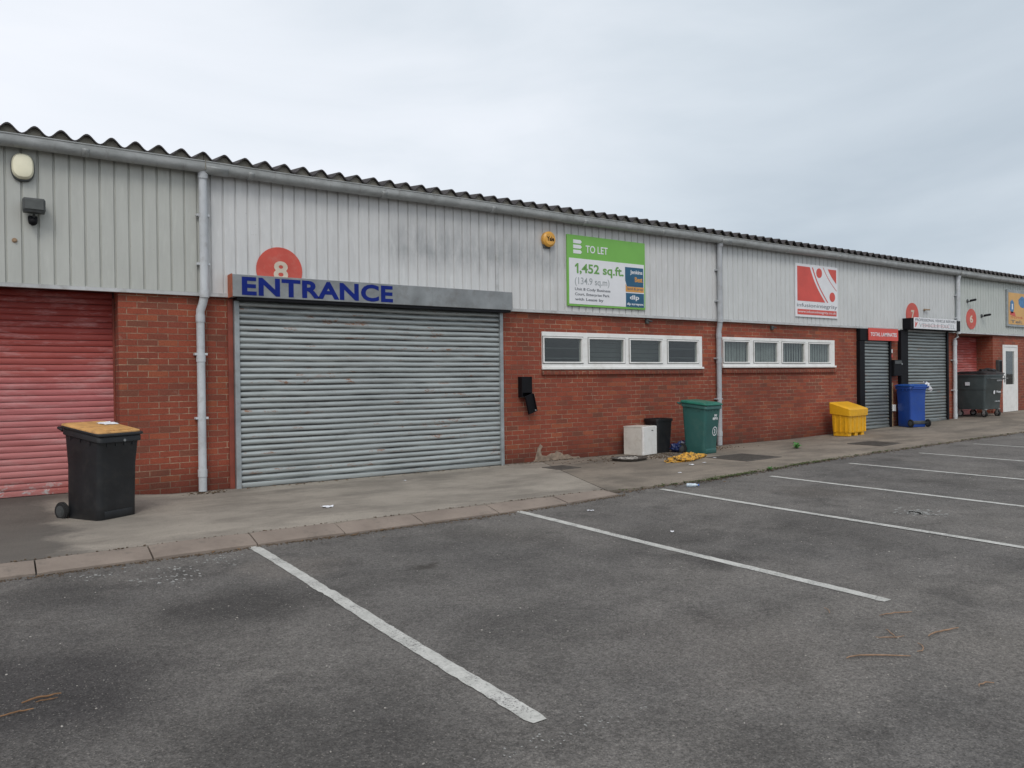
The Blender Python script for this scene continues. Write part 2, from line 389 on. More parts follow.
def tube(bm, pts, r, n=14, cap=True):
    pts = [Vector(p) for p in pts]; rings = []
    for i, p in enumerate(pts):
        d = (pts[min(i + 1, len(pts) - 1)] - pts[max(i - 1, 0)]).normalized()
        a = d.cross(Vector((0, 0, 1)) if abs(d.z) < .9 else Vector((1, 0, 0))).normalized(); b = d.cross(a)
        rr = r[i] if isinstance(r, (list, tuple)) else r
        rings.append([bm.verts.new(p + a * rr * math.cos(2 * PI * k / n) + b * rr * math.sin(2 * PI * k / n)) for k in range(n)])
    for A, B in zip(rings, rings[1:]):
        for k in range(n): bm.faces.new((A[k], A[(k + 1) % n], B[(k + 1) % n], B[k]))
    if cap: bm.faces.new(rings[0][::-1]); bm.faces.new(rings[-1])
def rrect(w, d, r, n=5):
    out = []
    for cx, cy, a0 in ((w / 2 - r, d / 2 - r, 0), (-w / 2 + r, d / 2 - r, 90), (-w / 2 + r, -d / 2 + r, 180), (w / 2 - r, -d / 2 + r, 270)):
        for k in range(n + 1):
            a = R(a0 + 90 * k / n); out.append((cx + r * math.cos(a), cy + r * math.sin(a)))
    return out
def loft(bm, secs, top=True, bottom=True):
    """secs: (cx, cy, w, d, r, z) or (.., z, dz_per_y) sections"""
    rings = []
    for s in secs:
        cx, cy, w, d, r, z = s[:6]; sl = s[6] if len(s) > 6 else 0
        rings.append([bm.verts.new((cx + x, cy + y, z + sl * y)) for x, y in rrect(w, d, r)])
    for A, B in zip(rings, rings[1:]):
        m = len(A)
        for k in range(m): bm.faces.new((A[k], A[(k + 1) % m], B[(k + 1) % m], B[k]))
    if bottom: bm.faces.new(rings[0][::-1])
    if top: bm.faces.new(rings[-1])
def disc(bm, cx, cz, rx, y0, y1, n=48):
    cyl(bm, (cx, (y0 + y1) / 2, cz), (0, 1, 0), rx, abs(y1 - y0), n)
def poly_plate(bm, pts, y0, y1):
    """pts in x,z, counter-clockwise seen from -y; a flat plate from y0 (front) to y1"""
    f = [bm.verts.new((x, y0, z)) for x, z in pts]; b = [bm.verts.new((x, y1, z)) for x, z in pts]
    bm.faces.new(f); bm.faces.new(b[::-1]); m = len(pts)
    for k in range(m): bm.faces.new((f[k], b[k], b[(k + 1) % m], f[(k + 1) % m]))

def tag(o, label=None, cat=None, group=None, kind=None):
    if label: o['label'] = label
    if cat: o['category'] = cat
    if group: o['group'] = group
    if kind: o['kind'] = kind
    return o
def obj(name, bm, mat, parent=None, smooth=False, loc=None):
    """with loc=None the mesh is in world coordinates, shifted so that it sits right under its parent"""
    bmesh.ops.recalc_face_normals(bm, faces=bm.faces)
    me = bpy.data.meshes.new(name); bm.to_mesh(me); bm.free()
    me.materials.append(M[mat] if isinstance(mat, str) else mat)
    if smooth:
        for p in me.polygons: p.use_smooth = True
        me.set_sharp_from_angle(angle=R(38))
    o = bpy.data.objects.new(name, me); C.objects.link(o)
    if parent:
        o.parent = parent
        if loc is None:
            off = Vector((0, 0, 0)); q = parent
            while q: off += q.location; q = q.parent
            o.location = -off
        else: o.location = loc
    elif loc: o.location = loc
    return o
def empty(name, loc=(0, 0, 0), rz=0, label=None, cat=None, group=None, parent=None, tilt=None):
    o = bpy.data.objects.new(name, None); C.objects.link(o); o.location = loc; o.rotation_euler = (0, 0, rz)
    o.empty_display_size = .1
    if tilt: o.rotation_euler = tilt
    if parent: o.parent = parent
    return tag(o, label, cat, group)
def sub(parent, name):
    """part that is itself an Empty holding its sub-parts, at the parent's origin"""
    return empty(name, (0, 0, 0), parent=parent)
BM = bmesh.new

def text(s, box, y, mat, parent=None, name='lettering', bold=0.0, thick=.002, shear=0, loc=None, space=1.0):
    cu = bpy.data.curves.new('txt', 'FONT'); cu.body = s; cu.size = 1; cu.offset = bold; cu.extrude = .002; cu.shear = shear; cu.space_character = space
    cu.resolution_u = 4
    to = bpy.data.objects.new('txt', cu); C.objects.link(to)
    dg = bpy.context.evaluated_depsgraph_get(); dg.update()
    me = bpy.data.meshes.new_from_object(to.evaluated_get(dg)); bpy.data.objects.remove(to)
    x0, x1, z0, z1 = box
    vx = [v.co.x for v in me.vertices]; vy = [v.co.y for v in me.vertices]
    a, b, c, d = min(vx), max(vx), min(vy), max(vy)
    for v in me.vertices:
        v.co = Vector((x0 + (v.co.x - a) / (b - a) * (x1 - x0), y - (v.co.z / .002) * thick / 2, z0 + (v.co.y - c) / (d - c) * (z1 - z0)))
    bm = BM(); bm.from_mesh(me); bpy.data.meshes.remove(me)
    return obj(name, bm, mat, parent, loc=loc)

# ------------------------------------------------------------------ ground
def sheet(name, xs, yfun, zfun, mat, rows):
    bm = BM(); g = []
    for x in xs:
        ys = yfun(x); g.append([bm.verts.new((x, ys[0] + (ys[1] - ys[0]) * k, zfun(x, ys[0] + (ys[1] - ys[0]) * k))) for k in rows])
    for A, B in zip(g, g[1:]):
        for i in range(len(rows) - 1): bm.faces.new((A[i], B[i], B[i + 1], A[i + 1]))
    o = obj(name, bm, mat); tag(o, kind='structure'); return o
xs = [-400, -150, -60, -20] + [-8 + i * .5 for i in range(110)] + [60, 100, 200, 400]
sheet('asphalt_ground', xs, lambda x: (-400, 400), lambda x, y: road_z(x) - (.12 if y > -1 and False else 0), 'asphalt',
      [0, .3, .45, .48, .49, .4925, .495, .5, .52, .6, 1])
def joint_x(y): return 6.25 + (y + 2.75) * (7.43 - 6.25) / 2.78
def solid_strip(name, polyfn, mat, nx, ny):
    """pavement slab: grid in u,v -> (x,y) with a skirt going down"""
    bm = BM(); g = []
    for i in range(nx + 1):
        row = []
        for j in range(ny + 1):
            x, y = polyfn(i / nx, j / ny)
            row.append(bm.verts.new((x, y, pave_z(x, y))))
        g.append(row)
    for i in range(nx):
        for j in range(ny): bm.faces.new((g[i][j], g[i + 1][j], g[i + 1][j + 1], g[i][j + 1]))
    bd = [e for e in bm.edges if e.is_boundary]
    r = bmesh.ops.extrude_edge_only(bm, edges=bd)
    for v in r['geom']:
        if isinstance(v, bmesh.types.BMVert): v.co.z -= .15
    o = obj(name, bm, mat); tag(o, kind='structure'); return o
def slab(u, v):
    y = -3.03 + v * 3.63
    x1 = joint_x(y) - .008; return (-8 + u * (x1 + 8), y)
solid_strip('concrete_pavement', slab, 'concrete', 80, 24)
rn = random.Random(3)
jag = [rn.uniform(-.05, .05) for _ in range(600)]
def slab2(u, v):
    xb = joint_x(-3.0) + u * (46 - joint_x(-3.0))
    ye = edge_y(xb) + jag[int(u * 500)] * min(1, u * 60)
    y = ye + v * (.62 - ye)
    x0 = joint_x(y) + .008; x = x0 + u * (46 - x0)
    return (x, y)
solid_strip('weathered_pavement', slab2, 'pave2', 500, 14)
# kerb: splayed stones with open joints
bm = BM(); js = [-7.9 + .92 * i for i in range(9)] + [.27, 1.07, 1.9, 2.7, 3.52, 4.42, 5.34, 6.12]
js = sorted(js); js = [j for i, j in enumerate(js) if i == 0 or j - js[i - 1] > .4]
for a, b in zip(js, js[1:]):
    a += .006; b -= .006
    dz = random.uniform(-.006, .003); dy = random.uniform(-.012, .006)
    def zz(x, f): return (1 - f) * pave_z(x, -3.03) + f * (road_z(x) + .018)
    prof = lambda x: [(-3.022 + dy * .3, pave_z(x, -3.03) - .15), (-3.022 + dy * .3, zz(x, .05) + .002), (-3.10 + dy, zz(x, .18)), (-3.285 + dy, zz(x, .9)), (-3.30 + dy, zz(x, 1)), (-3.305 + dy, road_z(x) - .1)]
    n = 6; rings = []
    for k in range(n + 1):
        x = a + (b - a) * k / n
        ins = .006 if k in (0, n) else 0
        rings.append([bm.verts.new((x, y + ins, z + dz - ins * .7)) for y, z in prof(x)])
    for A, B in zip(rings, rings[1:]):
        for i in range(5): bm.faces.new((A[i], A[i + 1], B[i + 1], B[i]))
    bm.faces.new(rings[0]); bm.faces.new(rings[-1][::-1])
tag(obj('kerb', bm, 'kerb'), kind='structure')
# bay lines
LN = [(1.86, 1.85, -3.31, -7.455, .09), (4.65, 4.63, -3.30, -7.39, .09), (6.79, 6.71, -3.31, -7.40, .09), (8.82, 8.75, -3.40, -7.42, .09),
      (11.03, 10.93, -3.2, -7.4, .09), (13.36, 13.1, -3.08, -7.4, .09), (15.45, 15.2, -3.03, -7.4, .09), (17.75, 17.5, -3.0, -7.4, .09), (20.0, 19.8, -3.0, -7.4, .09), (-1.0, -1.0, -3.35, -7.4, .09)]
for i, (xa, xb, ya, yb, w) in enumerate(LN):
    bm = BM(); n = 90; L = []; rr = random.Random(i)
    for k in range(n + 1):
        f = k / n; x = xa + (xb - xa) * f + .008 * math.sin(f * 7 + i) + (.012 if (i == 0 and f > .42) else 0); y = ya + (yb - ya) * f
        endw = 1 if 0 < k < n else .8
        L.append((bm.verts.new((x - w / 2 * endw + rr.uniform(-.004, .004), y, road_z(x) + .004)), bm.verts.new((x + w / 2 * endw + rr.uniform(-.004, .004), y + rr.uniform(-.003, .003), road_z(x) + .004))))
    for A, B in zip(L, L[1:]): bm.faces.new((A[0], A[1], B[1], B[0]))
    tag(obj('bay_line', bm, 'line'), kind='structure')

# ------------------------------------------------------------------ building pieces
def wall_sheet(bm, x0, x1, z0, z1, holes, y=0.0, depth=.22):
    """brick front wall with real openings (x0,x1,z0,z1) and reveals"""
    X = sorted({x0, x1} | {h[0] for h in holes} | {h[1] for h in holes}); Z = sorted({z0, z1} | {h[2] for h in holes} | {h[3] for h in holes})
    X = [v for v in X if x0 <= v <= x1]; Z = [v for v in Z if z0 <= v <= z1]
    for a, b in zip(X, X[1:]):
        for c, d in zip(Z, Z[1:]):
            mx, mz = (a + b) / 2, (c + d) / 2
            if any(h[0] < mx < h[1] and h[2] < mz < h[3] for h in holes): continue
            bx_faces(bm, a, b, c, d, y)
    for h in holes:
        dp = h[4] if len(h) > 4 else depth
        for (xa, za, xb, zb) in ((h[0], h[2], h[0], h[3]), (h[1], h[2], h[1], h[3]), (h[0], h[3], h[1], h[3]), (h[0], h[2], h[1], h[2])):
            bm.faces.new([bm.verts.new(p) for p in ((xa, y, za), (xb, y, zb), (xb, y + dp, zb), (xa, y + dp, za))])
def bx_faces(bm, a, b, c, d, y):
    bm.faces.new([bm.verts.new(p) for p in ((a, y, c), (b, y, c), (b, y, d), (a, y, d))])

def cladding(parent, x0, x1, mat, z0=2.47, z1=3.99, seams=()):
    bm = BM(); p = .152; x = x0; prof = []
    n0 = math.floor((x0 - .006) / p)
    k = n0; pts = []
    while k * p < x1 + p:
        b = .006 + k * p
        pts += [(b, -.051), (b + .005, -.033), (b + .017, -.033), (b + .027, -.053)]
        k += 1
    def yat(x):
        for (a, ya), (b, yb) in zip(pts, pts[1:]):
            if a <= x <= b: return ya + (yb - ya) * (x - a) / (b - a)
        return -.05
    use = [(x0, yat(x0))] + [q for q in pts if x0 < q[0] < x1] + [(x1, yat(x1))]
    rows = [z0, z0 + .5, z0 + 1.0, z1]
    g = [[bm.verts.new((x, y + .0022 * math.sin(x * 3.1 + z * 2), z)) for z in rows] for x, y in use]
    for A, B in zip(g, g[1:]):
        for i in range(3): bm.faces.new((A[i], B[i], B[i + 1], A[i + 1]))
    o = obj('cladding', bm, mat, parent)
    bm = BM()
    bx(bm, x0 + .004, x1 - .004, -.062, -.02, 2.425, 2.468)
    bx(bm, x0 + .004, x1 - .004, -.068, -.062, 2.425, 2.438)
    obj('drip_edge', bm, 'trim', parent)
    for sx in seams:
        bm = BM(); bx(bm, sx - .035, sx + .012, -.058, -.0525, 2.47, 3.95); bx(bm, sx + .012, sx + .02, -.062, -.0525, 2.47, 3.95)
        obj('cover_strip', bm, 'trim', parent)

def roofing(parent, x0, x1):
    bm = BM(); p = .25; n = int((x1 - x0) / p * 12); A = .046
    def prof(x):
        return A * math.cos(2 * PI * (x - .2) / p)
    ys = [-.195, .6, 5, 10.2]
    tp, bt = [], []
    for i in range(n + 1):
        x = x0 + (x1 - x0) * i / n
        ph = math.floor((x - .2) / p / 4)
        jit = .006 * math.sin(ph * 12.9)
        tp.append([bm.verts.new((x, y + (jit * 2 if y < 0 else 0), 4.138 + prof(x) + jit * .5 + (y + .165) * .14)) for y in ys])
        bt.append([bm.verts.new((x, y + (jit * 2 if y < 0 else 0), 4.138 + prof(x) + jit * .5 - .019 + (y + .165) * .14)) for y in ys])
    for a, b, c, d in zip(tp, tp[1:], bt, bt[1:]):
        for i in range(3):
            bm.faces.new((a[i], b[i], b[i + 1], a[i + 1])); bm.faces.new((c[i], c[i + 1], d[i + 1], d[i]))
        bm.faces.new((a[0], c[0], d[0], b[0]))
    o = obj('roof', bm, 'roof', parent)
    for q in o.data.polygons: q.use_smooth = True
    o.data.set_sharp_from_angle(angle=R(50))
    bm = BM(); prev = None
    for i in range(n + 1):
        x = x0 + (x1 - x0) * i / n
        a = bm.verts.new((x, -.130, 3.98)); b = bm.verts.new((x, -.130, 4.138 + prof(x) - .013))
        if prev: bm.faces.new((prev[0], a, b, prev[1]))
        prev = (a, b)
    obj('eave_filler', bm, 'filler', parent)

def gutter(parent, x0, x1, outlets=()):
    bm = BM(); r = .074; cy, cz = -.165, 3.996
    prof = [(cy + r, cz + .048), (cy + r, cz)] + [(cy + r * math.cos(a), cz + r * math.sin(a)) for a in [-PI * k / 12 for k in range(1, 12)]] + [(cy - r, cz), (cy - r, cz + .038), (cy - r - .008, cz + .048), (cy - r - .008, cz + .055), (cy - r + .004, cz + .055)]
    inner = [(cy + (y - cy) * .95, z + .004) for y, z in prof]
    loop = prof + inner[::-1]
    n = max(2, int((x1 - x0) / .9)); rings = []
    for i in range(n + 1):
        x = x0 + .003 + (x1 - x0 - .006) * i / n; sag = .005 * math.sin(x * 1.3) + .003 * math.sin(x * 3.7)
        rings.append([bm.verts.new((x, y, z + sag)) for y, z in loop])
    for A, B in zip(rings, rings[1:]):
        for k in range(len(loop)): bm.faces.new((A[k], A[(k + 1) % len(loop)], B[(k + 1) % len(loop)], B[k]))
    obj('gutter', bm, 'gutter', parent, smooth=True)
    x = math.ceil((x0 + .4) / 1.83) * 1.83 - .9
    def collar(xc, w, e, mat='gutter', nm='gutter_joint'):
        bm = BM(); rr = []
        for xx in (xc - w, xc + w):
            sag = .005 * math.sin(xx * 1.3) + .003 * math.sin(xx * 3.7)
            rr.append([bm.verts.new((xx, cy + (y - cy) * e, cz + sag + (z - cz) * (e if z < cz else 1) - (.002 if z > cz + .04 else 0))) for y, z in prof[:14]])
        for k in range(13): bm.faces.new((rr[0][k], rr[0][k + 1], rr[1][k + 1], rr[1][k]))
        o = obj(nm, bm, mat, parent, smooth=True)
        sm = o.modifiers.new('thick', 'SOLIDIFY'); sm.thickness = .006; sm.offset = 0
    while x < x1 - .3:
        if x > x0 + .2 and all(abs(x - q) > .4 for q in outlets): collar(x, .035, 1.045)
        x += 1.83
    for q in outlets: collar(q, .13, 1.09, nm='gutter_outlet')

def downpipe(parent, xu, xl, mat, zbot=.02, lower=None):
    r = .050
    p = sub(parent, 'downpipe')
    bm = BM()
    tube(bm, [(xu, -.15, 3.96), (xu, -.135, 3.90), (xu, -.125, 3.84), (xu, -.125, 2.47), (xu, -.12, 2.42), (xl + (xu - xl) * .6, -.105, 2.33), (xl, -.078, 2.24), (xl, -.075, 2.18)], r, 18)
    tube(bm, [(xl, -.075, 2.19), (xl, -.075, zbot)], r * .97, 18)
    for z in (2.19, 1.70, .28):
        if z > zbot + .1: tube(bm, [(xl, -.075, z), (xl, -.075, z - .09)], r * 1.1, 18)
    tube(bm, [(xu, -.125, 2.49), (xu, -.125, 2.40)], r * 1.12, 18)
    tube(bm, [(xu, -.15, 3.97), (xu, -.13, 3.87)], r * 1.2, 18)
    obj('pipe', bm, mat, p, smooth=True)
    for z in (3.4, 2.8):
        bm = BM(); bx(bm, xu - .075, xu + .075, -.125, -.054, z, z + .03, .003); obj('pipe_bracket', bm, mat, p)
    for z in (1.69, .9):
        bm = BM(); bx(bm, xl - .075, xl + .075, -.1, -.001, z, z + .028, .003); obj('pipe_bracket', bm, mat, p)

def curtain(parent, x0, x1, z0, z1, y, mat, name='curtain', p=.077, amp=.019):
    bm = BM(); rows = []; z = z0
    k0 = math.floor(z0 / p); k = k0
    while k * p < z1:
        for f, d in ((0.0, 1.0), (.06, .62), (.14, .35), (.28, .08), (.45, -.06), (.62, 0.), (.78, .2), (.9, .5), (.96, .85)):
            zz = (k + f) * p
            if z0 + .06 <= zz <= z1: rows.append((zz, y + amp * d))
        k += 1
    n = max(2, int((x1 - x0) / .35)); rr = random.Random(int(x0 * 10))
    off = [[rr.uniform(-.0015, .0015) for _ in range(n + 1)] for _ in rows]
    g = [[bm.verts.new((x0 + (x1 - x0) * i / n, yy + .006 * math.sin(zz * 4 + i * .7) * math.sin(PI * i / n), zz + .0035 * math.sin(i * 1.3 + zz * .7))) for i in range(n + 1)] for (zz, yy), o in zip(rows, off)]
    for A, B in zip(g, g[1:]):
        for i in range(n): bm.faces.new((A[i], A[i + 1], B[i + 1], B[i]))
    bx(bm, x0, x1, y - .012, y + .02, z0, z0 + .062, .004)
    o = obj(name, bm, mat, parent, smooth=True); o.data.set_sharp_from_angle(angle=R(60))
    return o

def hood(parent, x0, x1, z0, z1, d, mat, endmat=None):
    bm = BM(); bx(bm, x0 + .004, x1 - .004, -d, -.0, z0, z1, .006)
    if True:
        n = 3
        for i in range(1, n):
            xx = x0 + (x1 - x0) * i / n; bx(bm, xx - .0015, xx + .0015, -d - .002, -d + .01, z0 + .005, z1 - .005)
    o = obj('hood', bm, mat, parent)
    if endmat:
        bm = BM(); bx(bm, x0 - .004, x0 + .003, -d - .002, -.005, z0 - .004, z1 + .006); obj('end_plate', bm, endmat, parent)
    return o

def window(parent, x0, x1, z0, z1, panes, pz0, pz1, blinds):
    w = sub(parent, 'window'); panes = [(a - .02, b + .02) for a, b in panes]; pz0 -= .012; pz1 += .02
    bm = BM(); y0, y1 = -.018, .05
    bx(bm, x0, x1, y0, y1, pz1, z1, .004); bx(bm, x0, x1, y0, y1, z0, pz0, .004)
    xs = [x0] + [v for pr in panes for v in pr] + [x1]
    for a, b in zip(xs[::2], xs[1::2]):
        bx(bm, a, b - .0, y0 + .002, y1 - .002, pz0, pz1)
    obj('frame', bm, 'upvc', w)
    bm = BM(); bx(bm, x0 - .02, x1 + .02, -.05, -.019, z0 - .012, z0 + .028, .004); obj('sill', bm, 'upvc', w)
    for i, (a, b) in enumerate(panes):
        bm = BM()                                            # opening light: its own slim sash
        q = .022; op = -.012 if i % 2 == 0 else 0
        bx(bm, a - q, b + q, -.026 + op * .3, -.0185, pz1, pz1 + q, .002); bx(bm, a - q, b + q, -.026 + op, -.0185, pz0 - q, pz0, .002)
        bx(bm, a - q, a, -.026 + op * .6, -.0185, pz0, pz1); bx(bm, b, b + q, -.026 + op * .6, -.0185, pz0, pz1)
        bx(bm, a + .001, a + .006, -.0185, .049, pz0, pz1); bx(bm, b - .006, b - .001, -.0185, .049, pz0, pz1)
        obj('sash', bm, 'upvc', w)
        bm = BM(); e = q + .011  # thin grey strips stand in for the shadow line between sash and frame
        bx(bm, a - e, b + e, -.0195, -.0182, pz1 + q, pz1 + e); bx(bm, a - e, b + e, -.0195, -.0182, pz0 - e, pz0 - q)
        bx(bm, a - e, a - q, -.0195, -.0182, pz0 - q, pz1 + q); bx(bm, b + q, b + e, -.0195, -.0182, pz0 - q, pz1 + q)
        obj('shadow_gap', bm, 'shadow_gap', w)
        bm = BM(); bx(bm, a + .006, b - .006, .004, .010, pz0 + .002, pz1 - .002); obj('pane', bm, 'glass', w)
        if blinds == 'vertical':
            bm = BM(); x = a + .01; rr = random.Random(i + 3)
            while x < b - .02:
                an = rr.uniform(.6, 1.0); hw = (.024, .024, .015, .02)[i]; c, s_ = math.cos(an) * hw, math.sin(an) * hw
                v = [bm.verts.new(q) for q in ((x, .08 + s_, pz0 - .03), (x + 2 * c, .08 - s_, pz0 - .03), (x + 2 * c, .08 - s_, pz1 + .03), (x, .08 + s_, pz1 + .03))]
                bm.faces.new(v); x += .088 + rr.uniform(-.006, .006)
            obj('vertical_blind', bm, 'blind', w)
        else:
            bm = BM(); rr = random.Random(i)
            lo = (.35, .05, .0, .5)[i]
            zc = pz0 + (z1 - pz0) * lo * .3
            while zc < z1 - .02:
                bx(bm, a + .01, b + .03, .09, .095, zc, zc + (.072 if i in (1, 2) else .02)); zc += .082 if i in (1, 2) else .17
            obj('slat_blind', bm, 'blind_dim', w)
    return w
def sill_course(parent, x0, x1):
    bm = BM(); z1 = 1.512
    v = [(-.045, 1.415), (-.045, 1.475), (.0, z1 - .012), (.0, 1.415)]
    r1 = [bm.verts.new((x0, y, z)) for y, z in v]; r2 = [bm.verts.new((x1, y, z)) for y, z in v]
    bm.faces.new(r1[::-1]); bm.faces.new(r2)
    for k in range(4): bm.faces.new((r1[k], r1[(k + 1) % 4], r2[(k + 1) % 4], r2[k]))
    obj('brick_sill', bm, 'brick_sill', parent)

GU = 'terraced industrial units'
def unit(x0, x1, cmat, label, holes, seams=(), outlets=(), floor=None):
    u = empty('industrial_unit', ((x0 + x1) / 2, 5, rise((x0 + x1) / 2)), label=label, cat='industrial unit', group=GU)
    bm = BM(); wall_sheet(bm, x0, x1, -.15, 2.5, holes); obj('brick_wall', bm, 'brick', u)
    cladding(u, x0, x1, cmat, seams=seams)
    roofing(u, x0, x1); gutter(u, x0, x1, outlets)
    bm = BM()   # shell: party walls, back wall, lining above the brickwork
    for x in (x0 + .03, x1 - .03): bx(bm, x - .02, x + .02, .06, 10, -.2, 4.1)
    bx(bm, x0 + .03, x1 - .03, 9.9, 10, -.2, 5.4)
    obj('inner_shell', bm, 'interior', u)
    bm = BM(); bx(bm, x0 + .01, x1 - .01, -.015, .02, 2.501, 4.0); obj('backing_sheet', bm, 'interior', u)
    return u

# --- unit with the red shutter on the left
u9 = unit(-7.5, 2.207, 'clad9', 'leftmost unit, sage grey cladding over a recessed faded red shutter and brick pier', [(-2.2, 1.262, -.2, 2.46, .40)])
s = sub(u9, 'roller_shutter'); s['label'] = 'faded red roller shutter with paint chipped off at its foot'
curtain(s, -2.18, 1.245, .075, 2.455, .35, 'shutter_red', p=.072, amp=.011)
bm = BM(); bx(bm, 1.24, 1.259, .315, .39, .07, 2.38); obj('guide_rail', bm, 'rail_red', s)
bm = BM(); bx(bm, -2.198, -2.15, .315, .39, .07, 2.38); obj('guide_rail', bm, 'rail_red', s)
bm = BM(); bx(bm, -2.19, 1.238, .37, .398, 2.40, 2.455); obj('lintel', bm, 'rail_red', s)

# --- unit 8
u8 = unit(2.213, 11.70, 'clad8', 'unit with the wide grey shutter, blue ENTRANCE lettering and a dark four light window',
          [(7.465, 11.30, 1.512, 2.122, .16)], seams=(6.58,), outlets=(2.35,))
downpipe(u8, 2.20, 2.16, 'pipe_white', .01)
s = sub(u8, 'roller_shutter'); s['label'] = 'wide galvanised shutter with a steel hood lettered ENTRANCE'
curtain(s, 2.625, 6.60, .004, 2.415, -.05, 'shutter_grey')
bm = BM(); bx(bm, 2.566, 2.628, -.085, -.002, -.02, 2.418, .004); obj('guide_rail', bm, 'rail_steel', s)
bm = BM(); bx(bm, 6.598, 6.655, -.085, -.002, -.02, 2.418, .004); obj('guide_rail', bm, 'rail_steel', s)
bm = BM(); bx(bm, 2.50, 2.562, -.03, -.002, -.02, 2.41, .003); obj('frame_strip', bm, 'rail_red', s)
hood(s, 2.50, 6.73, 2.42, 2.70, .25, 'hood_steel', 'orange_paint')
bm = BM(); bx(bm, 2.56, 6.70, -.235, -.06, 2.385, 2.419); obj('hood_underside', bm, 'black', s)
text('ENTRANCE', (2.618, 4.685, 2.442, 2.676), -.2525, 'blue_text', s, bold=.036, space=1.07)
window(u8, 7.465, 11.30, 1.512, 2.122, [(7.52, 8.285), (8.49, 9.25), (9.44, 10.18), (10.40, 11.155)], 1.64, 2.0, 'slat')
sill_course(u8, 7.45, 11.34)
def ragged(pts, y0, y1, seed):
    rr = random.Random(seed); out = []
    for (x, z) in pts: out.append((x + rr.uniform(-.012, .012), z + rr.uniform(-.012, .012)))
    bm = BM(); poly_plate(bm, out, y0, y1); return bm
bm = ragged([(7.22, -.02), (8.3, -.02), (8.22, .02), (8.08, .035), (7.98, .075), (7.9, .07), (7.84, .12), (7.74, .135), (7.70, .115), (7.62, .12), (7.55, .09), (7.44, .10), (7.42, .17), (7.46, .24), (7.42, .29), (7.36, .22), (7.33, .12), (7.30, .04)], -.008, -.001, 2)
o = obj('mortar_patch', bm, 'render_patch', u8)

# --- unit 7
u7 = unit(11.706, 21.06, 'clad7', 'unit with vertical blinds in its window and two narrower shutters with black surrounds',
          [(11.89, 15.665, 1.535, 2.13, .16)], outlets=(11.80,))
downpipe(u7, 11.70, 11.715, 'pipe_grey', .01)
window(u7, 11.89, 15.665, 1.535, 2.13, [(11.945, 12.665), (12.88, 13.60), (13.80, 14.525), (14.74, 15.455)], 1.65, 2.02, 'vertical')
sill_course(u7, 11.88, 15.70)
s = sub(u7, 'roller_shutter'); s['label'] = 'narrow grey shutter set in a black frame under the small red sign'
curtain(s, 16.755, 17.83, .075, 2.15, -.05, 'shutter_dull')
bm = BM(); bx(bm, 16.55, 16.752, -.09, -.002, .0, 2.14, .004); obj('guide_rail', bm, 'black', s)
bm = BM(); bx(bm, 17.83, 17.90, -.09, -.002, .05, 2.14, .004); obj('guide_rail', bm, 'black', s)
hood(s, 16.55, 17.92, 2.145, 2.424, .10, 'black')
s = sub(u7, 'roller_shutter'); s['label'] = 'taller grey shutter behind the blue bin with a black hood'
curtain(s, 18.66, 20.58, .12, 2.44, -.05, 'shutter_dull')
bm = BM(); bx(bm, 18.33, 18.655, -.09, -.002, .05, 2.44, .004); obj('guide_rail', bm, 'black', s)
bm = BM(); bx(bm, 20.58, 20.66, -.09, -.002, .1, 2.44, .004); obj('guide_rail', bm, 'black', s)
hood(s, 18.46, 20.92, 2.445, 2.72, .26, 'black')

# --- unit 6
u6 = unit(21.066, 33.5, 'clad6', 'rightmost unit, greenish cladding above a recessed red shutter and white glazed door',
          [(21.24, 23.33, .0, 2.40, .46), (23.93, 24.88, .12, 2.16, .14), (27.2, 31.0, 1.5, 2.1, .16)], outlets=(21.20,))
downpipe(u6, 21.10, 21.01, 'pipe_white', .16)
s = sub(u6, 'roller_shutter'); s['label'] = 'recessed red shutter behind the grey wheeled container'
curtain(s, 21.25, 23.32, .18, 2.38, .42, 'shutter_red', p=.072, amp=.012)
bm = BM(); bx(bm, 21.245, 23.325, .44, .458, 2.34, 2.398); obj('lintel', bm, 'rail_red', s)
d = sub(u6, 'door')
bm = BM()
bx(bm, 23.93, 23.99, -.01, .07, .17, 2.16, .003); bx(bm, 24.82, 24.88, -.01, .07, .17, 2.16, .003)
bx(bm, 23.99, 24.82, -.01, .07, 2.10, 2.16); bx(bm, 23.99, 24.82, -.01, .07, .17, .21)
obj('door_frame', bm, 'upvc', d)
bm = BM(); bx(bm, 23.995, 24.815, .0, .05, .215, 1.02); bx(bm, 23.995, 24.13, .0, .05, 1.02, 2.095); bx(bm, 24.68, 24.815, .0, .05, 1.02, 2.095)
bx(bm, 24.13, 24.68, .0, .05, 1.98, 2.095); bx(bm, 24.13, 24.68, -.004, .0, .36, .372); bx(bm, 24.13, 24.68, -.004, .0, .93, .942)
obj('door_leaf', bm, 'upvc', d)
bm = BM(); bx(bm, 24.13, 24.68, .02, .028, 1.02, 1.98); obj('pane', bm, 'glass', d)
bm = BM(); bx(bm, 24.02, 24.05, -.02, .0, 1.08, 1.28, .004); tube(bm, [(24.035, -.02, 1.2), (24.035, -.055, 1.2), (24.12, -.06, 1.2)], .009, 8); obj('handle', bm, 'caster', d)
window(u6, 27.2, 31.0, 1.512, 2.11, [(27.26, 28.0), (28.2, 28.95), (29.15, 29.9), (30.1, 30.94)], 1.64, 2.0, 'vertical')

